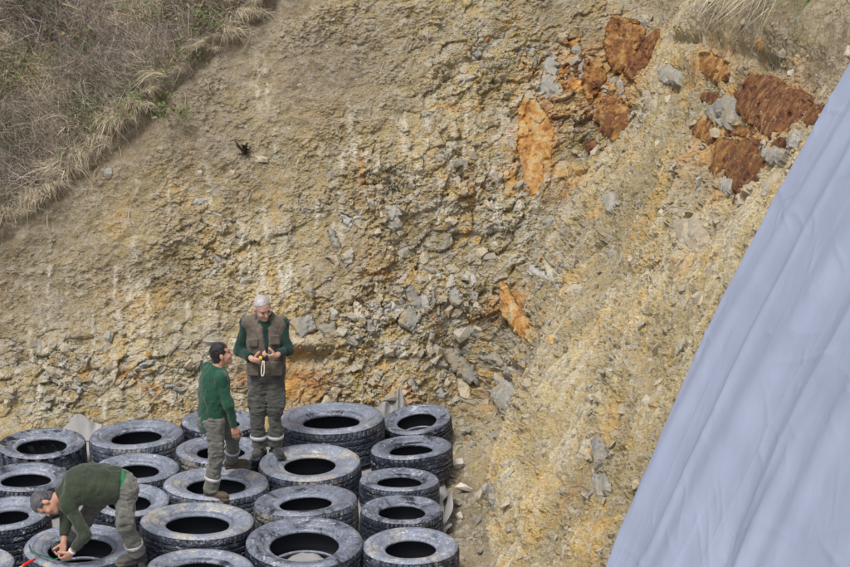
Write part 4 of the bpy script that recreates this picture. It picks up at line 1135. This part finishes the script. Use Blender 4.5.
def head_frame(f, up):
    f = unit(f); r = unit(np.cross(f, up)); u = np.cross(r, f)
    return np.stack([r, f, u], 1)
def hand_sdf(Fd, wrist, d, palm, curl=(0.5, 0.7, 0.6), thumb_side=1, sc=1.0, spread=0.10, thumb_dir=None):
    d = unit(d); palm = unit(np.asarray(palm) - d * (np.asarray(palm) @ d)); lat = np.cross(d, palm) * thumb_side
    w = np.asarray(wrist, float)
    Fm = np.stack([lat, d, palm], 1)
    Fd.ell(w + d * 0.045 * sc, (0.041 * sc, 0.052 * sc, 0.018 * sc), Fm, 0.012)
    Fd.cone(w - d * 0.02, w + d * 0.03 * sc, 0.028, 0.024, 0.012)
    for k, (o, ln) in enumerate([(0.030, 0.92), (0.010, 1.0), (-0.010, 0.95), (-0.029, 0.78)]):
        p = w + d * 0.085 * sc + lat * o * sc - d * abs(o) * 0.25
        dd = unit(d + lat * o * spread * 10)
        Fd.cone(w + d * 0.03 * sc + lat * o * 0.7 * sc, p, 0.0125, 0.0105, 0.008)
        ang = 0.0
        for L, c in zip((0.044, 0.028, 0.022), curl):
            ang += c
            v = dd * math.cos(ang) + palm * math.sin(ang); q = p + v * L * ln * sc
            Fd.cone(p, q, 0.0098, 0.0088, 0.003); p = q
    p = w + d * 0.018 * sc + lat * 0.026 * sc
    td = unit(lat * 0.75 + d * 0.65 + palm * 0.35) if thumb_dir is None else unit(thumb_dir)
    for L in (0.036, 0.030, 0.024):
        q = p + td * L * sc; Fd.cone(p, q, 0.0125, 0.0105, 0.006); p = q; td = unit(td + palm * 0.25 + d * 0.15)
def boot(parent, ankle, d, mat, high=0.13, solez=None, sc=1.0):
    d = unit(np.array([d[0], d[1], 0])); a = np.asarray(ankle, float)
    sz = a[2] - 0.095 if solez is None else solez
    l = np.cross((0, 0, 1.0), d); Fm = np.stack([l, d, [0, 0, 1.0]], 1)
    Fd = Field(a - [0.26, 0.26, 0.16], a + [0.26, 0.26, high + 0.09], 0.006)
    base = np.array([a[0], a[1], sz])
    Fd.ell(base + d * 0.10 + [0, 0, 0.045], (0.047 * sc, 0.105 * sc, 0.048), Fm, 0.02)
    Fd.ell(base - d * 0.035 + [0, 0, 0.05], (0.040 * sc, 0.052, 0.055), Fm, 0.03)
    Fd.cone(base + [0, 0, 0.08], a + [0, 0, high], 0.05, 0.056, 0.03)
    Fd.box(base + d * 0.062 + [0, 0, 0.012], (0.048 * sc, 0.142 * sc, 0.014), Fm, 0.010, 0.004)
    Fd.clip(a + [0, 0, high], (0, 0, 1)); Fd.clip(base + [0, 0, 0.0], (0, 0, -1))
    Fd.folds(0.004, 0.05, 5)
    return link("boot", Fd.mesh("boot"), M[mat], parent)
def band(parent, a, b, t, r, mat="reflective", wd=0.05):
    a = np.asarray(a, float); b = np.asarray(b, float); d = unit(b - a); c = a + (b - a) * t
    x = unit(np.cross(d, (0.2, 1, 0.1))); y = np.cross(d, x); ns = 28
    prof = [(r - 0.006, -wd / 2), (r + 0.002, -wd / 2 + 0.002), (r + 0.003, 0), (r + 0.002, wd / 2 - 0.002), (r - 0.006, wd / 2)]
    V = lathe(prof, ns, lambda q: 0.03 * np.sin(2 * q + 1)).reshape(-1, 3)
    V = c + np.outer(V[:, 0], x) + np.outer(V[:, 1], y) + np.outer(V[:, 2], d)
    return link("reflective_band", mesh_np("reflective_band", V, ring_faces(ns, 5), True), M[mat], parent)

def person(base, J, st):
    lo = np.min([np.min(v, 0) if np.ndim(v) > 1 else v for v in J["pts"]], 0) - 0.30; hi = np.max([v for v in J["pts"]], 0) + 0.30
    g = lambda k: np.asarray(J[k], float)
    HF = head_frame(J["face"], J["up"]); hc = g("head")
    H = lambda x, y, z: hc + HF @ np.array([x, y, z]) * 1.0
    ax_t = unit(g("chest") - g("pelvis")); lat = unit(g("shR") - g("shL")); fr = unit(np.cross(ax_t, lat)); fr = fr * J.get("fsign", 1); lat2 = unit(np.cross(fr, ax_t)); TF = np.stack([lat2, fr, ax_t], 1)
    PL = unit(g("hipR") - g("hipL"))
    def torso(Fd, e, bulky=1.0):
        Fd.ell(g("pelvis"), (0.155 + e, 0.115 + e, 0.13 + e), TF, 0.05)
        Fd.ell((g("pelvis") + g("chest")) / 2, ((0.140 + e) * bulky, (0.108 + e) * bulky, 0.20), TF, 0.08)
        Fd.ell(g("chest"), ((0.165 + e) * bulky, (0.118 + e) * bulky, 0.20 + e), TF, 0.06)
        Fd.cone(g("shL"), g("shR"), 0.046 + e, 0.046 + e, 0.06)
        Fd.cone(g("chest") + ax_t * 0.08, g("neck"), 0.085 + e, 0.060 + e * 0.6, 0.05)
    def arm(Fd, s, e, k=0.03):
        Fd.cone(g("sh" + s), g("el" + s), 0.050 + e, 0.040 + e, k); Fd.cone(g("el" + s), g("wr" + s), 0.040 + e, 0.027 + e * 0.8, k)
    def leg(Fd, s, e, k=0.03, e2=None):
        e2 = e if e2 is None else e2
        Fd.cone(g("hip" + s), g("kn" + s), 0.078 + e, 0.055 + e, k); Fd.cone(g("kn" + s), g("an" + s), 0.053 + e, 0.036 + e2, k)
    # body
    B = Field(lo, hi, 0.0075)
    torso(B, -0.012)
    for s in "LR":
        arm(B, s, -0.003); leg(B, s, -0.008)
        hs_ = J["hand" + s]
        hand_sdf(B, g("wr" + s), hs_[0], hs_[1], hs_[2], hs_[3], 1.0, thumb_dir=hs_[4] if len(hs_) > 4 else None)
    B.cone(g("neck") - ax_t * 0.02, H(0, -0.025, -0.06), 0.060, 0.054, 0.03)
    B.ell(H(0, -0.012, 0.035), (0.076, 0.098, 0.088), HF, 0.01)
    B.ell(H(0, 0.030, -0.040), (0.060, 0.062, 0.078), HF, 0.03)
    B.ell(H(0, 0.068, -0.098), (0.030, 0.028, 0.026), HF, 0.03)
    B.ell(H(0, 0.070, 0.028), (0.050, 0.020, 0.013), HF, 0.018)
    B.cone(H(0, 0.084, 0.006), H(0, 0.106, -0.034), 0.008, 0.0135, 0.012)
    for sx in (-1, 1):
        B.ell(H(sx * 0.033, 0.099, 0.006), (0.015, 0.011, 0.009), HF, 0.010, -1)
        B.ell(H(sx * 0.080, -0.008, -0.008), (0.011, 0.021, 0.034), HF, 0.008)
        B.ell(H(sx * 0.040, 0.066, -0.035), (0.022, 0.022, 0.022), HF, 0.02)
    B.ell(H(0, 0.086, -0.064), (0.026, 0.012, 0.009), HF, 0.008)
    body = link("person", B.mesh("person"), M[st["skin"]], None, base)
    # small face parts
    for sx in (-1, 1):
        Fe = Field(H(sx * 0.033, 0.088, 0.008) - 0.02, H(sx * 0.033, 0.088, 0.008) + 0.02, 0.0025); Fe.ell(H(sx * 0.033, 0.084, 0.006), (0.009, 0.007, 0.0045), HF, 0)
        link("eye", Fe.mesh("eye"), M["eye"], body)
        Fe = Field(H(sx * 0.034, 0.093, 0.028) - 0.035, H(sx * 0.034, 0.093, 0.028) + 0.035, 0.003); Fe.ell(H(sx * 0.034, 0.089, 0.025), (0.018, 0.006, 0.0042), HF, 0)
        link("eyebrow", Fe.mesh("eyebrow"), M["brow"], body)
    # hair
    Hh = Field(hc - 0.17, hc + 0.17, 0.005)
    Hh.ell(H(0, -0.015, 0.041), tuple(np.array((0.0835, 0.106, 0.094)) * st.get("hairsc", 1.0)), HF, 0)
    Hh.ell(H(0, -0.050, -0.030), (0.066, 0.060, 0.060), HF, 0.02)
    Hh.folds(0.007, 0.028, st.get("seed", 1) + 7); Hh.folds(0.004, 0.012, st.get("seed", 1) + 9)
    Hh.clip(H(0, 0, st.get("hairline", -0.012)), HF @ np.array([0, 0.66, -0.75]), 0.0)
    Hh.ell(H(0, 0.105, 0.035), (0.062, 0.055, 0.030), HF, 0.004, -1)
    for sx in (-1, 1):
        Hh.ell(H(sx * 0.085, 0.0, -0.020), (0.024, 0.026, 0.034), HF, 0.006, -1)
        Hh.ell(H(sx * 0.062, 0.085, 0.055), (0.030, 0.045, 0.030), HF, 0.004, -1)
    link("hair", Hh.mesh("hair"), M[st["hair"]], body)
    # trousers
    T = Field(lo, hi, 0.008)
    for s in "LR": leg(T, s, 0.026, 0.03, 0.040)
    T.ell(g("pelvis") - ax_t * 0.02, (0.168, 0.128, 0.13), TF, 0.06)
    T.ell((g("hipL") + g("hipR")) / 2 - np.array([0, 0, 0.03]), (0.15, 0.11, 0.10), None, 0.06)
    for s in "LR":
        d = unit(g("kn" + s) - g("hip" + s)); o = g("hip" + s) + (g("kn" + s) - g("hip" + s)) * 0.72; x = unit((PL if s == "R" else -PL) - d * (d @ (PL if s == "R" else -PL)))
        T.box(o + x * 0.075, (0.022, 0.065, 0.075), np.stack([x, np.cross(d, x), d], 1), 0.012, 0.012)
    T.clip(g("pelvis") + ax_t * 0.10, ax_t, 0, g("pelvis") - [0.36, 0.3, 0.07], g("pelvis") + 0.34)
    T.folds(0.024, 0.11, st["seed"] + 20, (1, 1, 0.55)); T.folds(0.012, 0.05, st["seed"] + 24, (0.8, 0.8, 2.2))
    for s in "LR":
        a = g("an" + s); d = unit(a - g("kn" + s)); T.clip(a + d * 0.01, d, 0, a - 0.16, a + 0.16)
    link("trousers", T.mesh("trousers"), M[st["trousers"]], body)
    for s in "LR": band(body, g("kn" + s), g("an" + s), st.get("band", 0.66), 0.085, "reflective", 0.040)
    # jumper
    S = Field(lo, hi, 0.008)
    e = st.get("bulk", 0.016)
    torso(S, e, st.get("bulky", 1.0))
    if st.get("long"): S.ell(g("pelvis") - np.array([0, 0, 0.10]), (0.165, 0.150, 0.15), TF, 0.06)
    for s in "LR": arm(S, s, 0.014, 0.04)
    S.cone(g("neck") - ax_t * 0.03, g("neck") + unit(hc - g("neck")) * 0.02, 0.082, 0.070, 0.03)
    S.folds(0.017, 0.11, st["seed"] + 30, (1.3, 1.3, 0.8)); S.folds(0.007, 0.05, st["seed"] + 34)
    S.clip(g("pelvis") - ax_t * st.get("hem", 0.06), -ax_t, 0, g("pelvis") - 0.26, g("pelvis") + 0.26)
    for s in "LR":
        w = g("wr" + s); d = unit(w - g("el" + s)); S.clip(w - d * st.get("cuff", 0.0), d, 0, w - 0.075, w + 0.075)
    nk = unit(hc - g("neck")); S.clip(g("neck") + nk * 0.035, nk, 0, g("neck") - 0.13, g("neck") + 0.16)
    link("jumper", S.mesh("jumper"), M[st["top"]], body)
    for s in "LR":
        boot(body, g("an" + s), J["foot" + s], st["boot"], solez=J.get("sole" + s))
    return body, H, TF

def pts_of(J): J["pts"] = [np.asarray(v, float) for k, v in J.items() if k[:2] in ("pe", "ch", "ne", "he", "sh", "el", "wr", "hi", "kn", "an")]; return J
TOP = 0.045
# --- man in the brown vest, looking down at what he holds (his right is on the picture's left)
b2 = at_z(266, 456, 0.33 + TOP)
J2 = pts_of(dict(pelvis=(.02, .04, .94), chest=(.01, .05, 1.27), neck=(.01, .03, 1.475), head=(.0, -.045, 1.60), face=(.45, -.80, -.42), up=(0, -.3, .95),
    shR=(-.175, .04, 1.405), shL=(.185, .06, 1.405), elR=(-.245, .02, 1.13), elL=(.235, .0, 1.14), wrR=(-.09, -.19, 1.10), wrL=(.135, -.215, 1.15),
    hipR=(-.075, .04, .90), hipL=(.105, .04, .90), knR=(-.075, .0, .50), knL=(.10, .0, .50), anR=(-.075, .03, .10), anL=(.095, .06, .10), fsign=1,
    footR=(-.20, -1, 0), footL=(.40, -.9, 0), handR=((.80, -.55, -.05), (.3, .7, .5), (.7, .8, .6), 1, (.5, -.2, .8)), handL=((-.75, -.55, -.05), (-.3, .7, .5), (.7, .8, .6), -1, (-.5, -.2, .8))))
tmp = unit(np.cross(unit(np.subtract(J2["chest"], J2["pelvis"])), unit(np.subtract(J2["shR"], J2["shL"]))))
J2["fsign"] = 1 if tmp[1] < 0 else -1
p2_, H2, TF2 = person(b2, J2, dict(skin="skin", hair="hair_grey", top="dark_green", trousers="trousers_dark", boot="boot", seed=3, hem=-0.02, cuff=0.06, band=0.74, hairline=0.030, hairsc=0.965))
tag(p2_, "standing man in brown vest looking down at a gadget in his hands", "person")
# vest over the jumper
Fv = Field(np.array([-.42, -.32, .72]), np.array([.42, .36, 1.62]), 0.0075)
gp_ = lambda k: np.asarray(J2[k], float)
axv = unit(gp_("chest") - gp_("pelvis"))
Fv.ell(gp_("pelvis") + axv * 0.02, (0.193, 0.150, 0.19), TF2, 0.05); Fv.ell((gp_("pelvis") + gp_("chest")) / 2, (0.183, 0.146, 0.22), TF2, 0.08)
Fv.ell(gp_("chest"), (0.200, 0.152, 0.215), TF2, 0.06); Fv.cone(gp_("shL") * [.92, 1, 1], gp_("shR") * [.92, 1, 1], 0.085, 0.085, 0.06)
Fv.cone(gp_("chest") + axv * 0.08, gp_("neck"), 0.11, 0.088, 0.05)
Fv.folds(0.014, 0.12, 91); Fv.folds(0.006, 0.05, 95)
for s in "LR":                                                     # armholes
    o = gp_("sh" + s); sx = 1 if s == "L" else -1
    Fv.ell(o + [sx * 0.115, -0.01, -0.07], (0.075, 0.12, 0.13), None, 0.01, -1)
fr2 = TF2[:, 1] if TF2[1, 1] < 0 else -TF2[:, 1]
for t_ in np.linspace(0, 1, 10):                                   # open front
    c = gp_("chest") + axv * (0.27 - 0.42 * t_) + fr2 * 0.16 + np.array([0.02, 0, 0]); Fv.ell(c, (0.062 * (1 - t_) + 0.010, 0.045, 0.06), TF2, 0.005, -1)
Fv.clip((0, 0, .80), (0, 0, -1)); nk2 = unit(gp_("head") - gp_("neck")); Fv.clip(gp_("neck") + np.array([0, 0, 0.03]), (0, -.35, .93), 0, (-.15, -.25, 1.4), (.17, .3, 1.62))
vest = link("vest", Fv.mesh("vest"), M["vest"], p2_)
def pocket(c, r, parent, mat, Fm):
    Fp = Field(np.asarray(c) - 0.14, np.asarray(c) + 0.14, 0.006); Fp.box(c, r, Fm, 0.010, 0.0); Fp.folds(0.006, 0.05, 77)
    return link("pocket", Fp.mesh("pocket"), M[mat], parent)
for (x, z, w_, h_) in [(-.095, 1.255, .048, .045), (.125, 1.285, .045, .05), (-.105, .98, .058, .075), (.135, .98, .058, .075)]:
    pk = pocket((x, -.105 if z > 1.1 else -.115, z), (w_, 0.016, h_), vest, "vest", np.eye(3))
    Fp = Field(np.array([x, -.12, z + h_ - .01]) - 0.1, np.array([x, -.12, z + h_ - .01]) + 0.1, 0.005); Fp.box((x, -.122 if z > 1.1 else -.132, z + h_ - .012), (w_ + .004, .010, .020), np.eye(3), .006, 0)
Fc = Field(gp_("neck") - 0.16, gp_("neck") + 0.16, 0.006)             # collar
for k in range(13):
    a0, a1 = R(-55 + k * 22.5), R(-55 + (k + 1) * 22.5)
    f_ = lambda a: gp_("neck") + np.array([0.092 * math.cos(a), 0.010 + 0.082 * math.sin(a), 0.010 + 0.020 * math.sin(a)])
    if k < 13 and a1 <= R(236): Fc.cone(f_(a0), f_(a1), 0.021, 0.021, 0.01)
link("collar", Fc.mesh("collar"), M["vest_dark"], vest)
# what he holds: a small tape case with a loop of cord
hx = (gp_("wrR") + gp_("wrL")) / 2 + np.array([0.0, -0.065, 0.015])
M["black_plastic"] = NT("black_plastic").fin((0.015, 0.015, 0.017), 0.4, None, 0.5); M["yellow_plastic"] = NT("yellow_plastic").fin((0.75, 0.42, 0.02), 0.4, None, 0.5)
M["cord_pale"] = NT("cord_pale").fin((0.62, 0.58, 0.48), 0.8, None, 0.2); M["cord_teal"] = NT("cord_teal").fin((0.012, 0.12, 0.10), 0.7, None, 0.3); M["red_plastic"] = NT("red_plastic").fin((0.62, 0.025, 0.02), 0.4, None, 0.5)
root = link("tape_case", None, None, None, b2 + hx)
Fg = Field(np.full(3, -.08), np.full(3, .08), 0.004); Fg.box((.01, 0, .0), (.036, .020, .028), np.eye(3), .010, 0); Fg.box((.03, -.005, .03), (.012, .012, .014), np.eye(3), .006, 0.006)
link("case", Fg.mesh("case"), M["black_plastic"], root)
Fg = Field(np.full(3, -.08), np.full(3, .08), 0.004); Fg.box((-.032, -.008, .006), (.017, .018, .017), np.eye(3), .008, 0)
link("end_cap", Fg.mesh("end_cap"), M["yellow_plastic"], root)
tag(root, "small black and yellow tape case in the vested man's hands", "tape case")
tl = np.linspace(0, 1, 22)[:, None]
loop = np.concatenate([0.0 - 0.012 * tl + 0 * tl - 0.06 * np.sin(math.pi * tl) * (tl - 0.35), -0.02 - 0.035 * np.sin(math.pi * tl), -0.02 - 0.15 * np.sin(math.pi * tl) ** 0.8], 1)
tag(link("cord_loop", tube_mesh("cord_loop", loop, np.full(22, 0.006), 6), M["cord_pale"], None, b2 + hx), "pale cord loop dangling from the tape case in the man's hands", "cord")

# --- man in the bright green jumper, seen from behind and from his right, looking up at the other
b1 = at_z(211, 500, 0.33 + TOP)
J1 = pts_of(dict(pelvis=(.03, .12, .90), chest=(.055, .12, 1.22), neck=(.085, .12, 1.415), head=(.135, .13, 1.565), face=(.90, .22, .22), up=(-.2, 0, 1),
    shR=(.145, -.035, 1.355), shL=(-.02, .27, 1.355), elR=(.215, -.06, 1.08), elL=(.03, .38, 1.09), wrR=(.265, -.01, .825), wrL=(.14, .42, .87),
    hipR=(.055, .03, .86), hipL=(.0, .20, .86), knR=(.06, .0, .47), knL=(.20, .50, .56), anR=(.0, .03, .10), anL=(.15, .78, .16), fsign=1,
    footR=(.75, -.25, 0), footL=(.95, .25, 0), handR=((.12, .02, -1), (-.1, .95, .2), (.25, .35, .35), 1, (.55, .2, -.8)), handL=((.5, .2, -.8), (.1, -.9, -.2), (.3, .4, .4), -1)))
tmp = unit(np.cross(unit(np.subtract(J1["chest"], J1["pelvis"])), unit(np.subtract(J1["shR"], J1["shL"]))))
J1["fsign"] = 1 if tmp[0] > 0 else -1
p1_, H1, TF1 = person(b1, J1, dict(skin="skin_tan", hair="hair_black", top="green_knit", trousers="trousers", boot="boot_brown", seed=5, hem=0.17, long=True, bulk=0.024, bulky=1.10, band=0.62, hairline=-0.02))
tag(p1_, "man in bright green jumper stepping across tyres, looking up at the vested man", "person")

p1_.scale = (0.925, 0.925, 0.925)
# --- man bending over a tyre, hands on its rim
b3 = at_z(135, 563, 0.33 + TOP)
J3 = pts_of(dict(pelvis=(-.12, .10, .71), chest=(-.41, .07, .73), neck=(-.64, .06, .635), head=(-.79, .03, .565), face=(.02, -.42, -.90), up=(-.93, -.12, .1),
    shL=(-.56, -.12, .625), shR=(-.56, .25, .635), elL=(-.41, -.20, .36), elR=(-.62, .12, .38), wrL=(-.545, -.14, .165), wrR=(-.635, .00, .20),
    hipL=(-.07, .01, .69), hipR=(-.12, .20, .70), knL=(-.06, -.09, .40), knR=(-.40, .28, .46), anL=(.02, .02, .10), anR=(-.60, .33, .10), fsign=1,
    footL=(-.75, -.5, 0), footR=(-.9, -.3, 0), handL=((-.62, .10, -.75), (-.3, .8, .4), (.5, .6, .5), -1), handR=((-.1, -.25, -.95), (-.5, -.6, .2), (.8, .9, .7), 1)))
tmp = unit(np.cross(unit(np.subtract(J3["chest"], J3["pelvis"])), unit(np.subtract(J3["shR"], J3["shL"]))))
J3["fsign"] = 1 if tmp[2] < 0 else -1
p3_, H3, TF3 = person(b3, J3, dict(skin="skin_tan", hair="hair_dark", top="olive_knit", trousers="trousers", boot="boot", seed=8, hem=0.0, bulk=0.03, bulky=1.25, band=0.70, cuff=0.06, hairline=-0.02))
tag(p3_, "bending man in olive jumper working with both hands on a tyre rim", "person")
g3 = lambda k: np.asarray(J3[k], float)
Fu = Field(g3("pelvis") - 0.3, g3("pelvis") + 0.3, 0.008); ax3 = unit(g3("chest") - g3("pelvis"))
Fu.ell(g3("pelvis"), (0.182, 0.142, 0.16), TF3, 0.05); Fu.clip(g3("pelvis") - ax3 * 0.045, -ax3); Fu.clip(g3("pelvis") + ax3 * 0.06, ax3); Fu.folds(0.010, 0.07, 61)
link("shirt_tail", Fu.mesh("shirt_tail"), M["bright_green"], p3_)
dw = unit(g3("wrL") - g3("elL")); M["steel"] = NT("steel").fin((0.55, 0.57, 0.6), 0.3, None, 0.5)
band(p3_, g3("elL"), g3("wrL"), 0.94, 0.031, "steel", 0.028).name = "wristwatch"

# cord and red-handled tool on the tyre being worked on
tz = 0.36 + TOP
cp = [at_z(29, 545, tz), at_z(31, 551, tz + .02), at_z(38, 554, tz + .01), at_z(46, 557, tz + .02), at_z(55, 560, tz + .03), b3 + g3("wrR") + np.array([0, -.05, -.1])]
cp = np.array(cp); ts = np.linspace(0, len(cp) - 1, 40)
cps = np.stack([np.interp(ts, np.arange(len(cp)), cp[:, k]) for k in range(3)], 1)
for _ in range(5): cps[1:-1] = 0.5 * cps[1:-1] + 0.25 * (cps[2:] + cps[:-2])
tag(link("cord", tube_mesh("cord", cps - cps[0], np.full(40, 0.007), 6), M["cord_teal"], None, cps[0]), "dark teal cord running over the tyre rim to the bending man's hands", "cord")
ka, kb = at_z(22, 566, tz + .012), at_z(35, 559, tz + .012); root = link("knife", None, None, None, ka)
link("handle", tube_mesh("handle", np.linspace(0, 1, 6)[:, None] * (kb - ka), np.array([.010, .014, .013, .014, .013, .009]), 8), M["red_plastic"], root)
kd = unit(kb - ka); ks = unit(np.cross(kd, UP)); bl = np.array([kd * -.005 + ks * .008, kd * -.005 - ks * .008, -kd * .07 - ks * .006, -kd * .10 + ks * .004])
bl = np.concatenate([bl + UP * .0015, bl - UP * .0015])
link("blade", mesh_np("blade", bl, [np.array([(0, 1, 2, 3), (7, 6, 5, 4), (0, 4, 5, 1), (1, 5, 6, 2), (2, 6, 7, 3), (3, 7, 4, 0)])]), M["steel"], root)
tag(root, "red-handled knife lying on the cord-tied tyre", "knife")
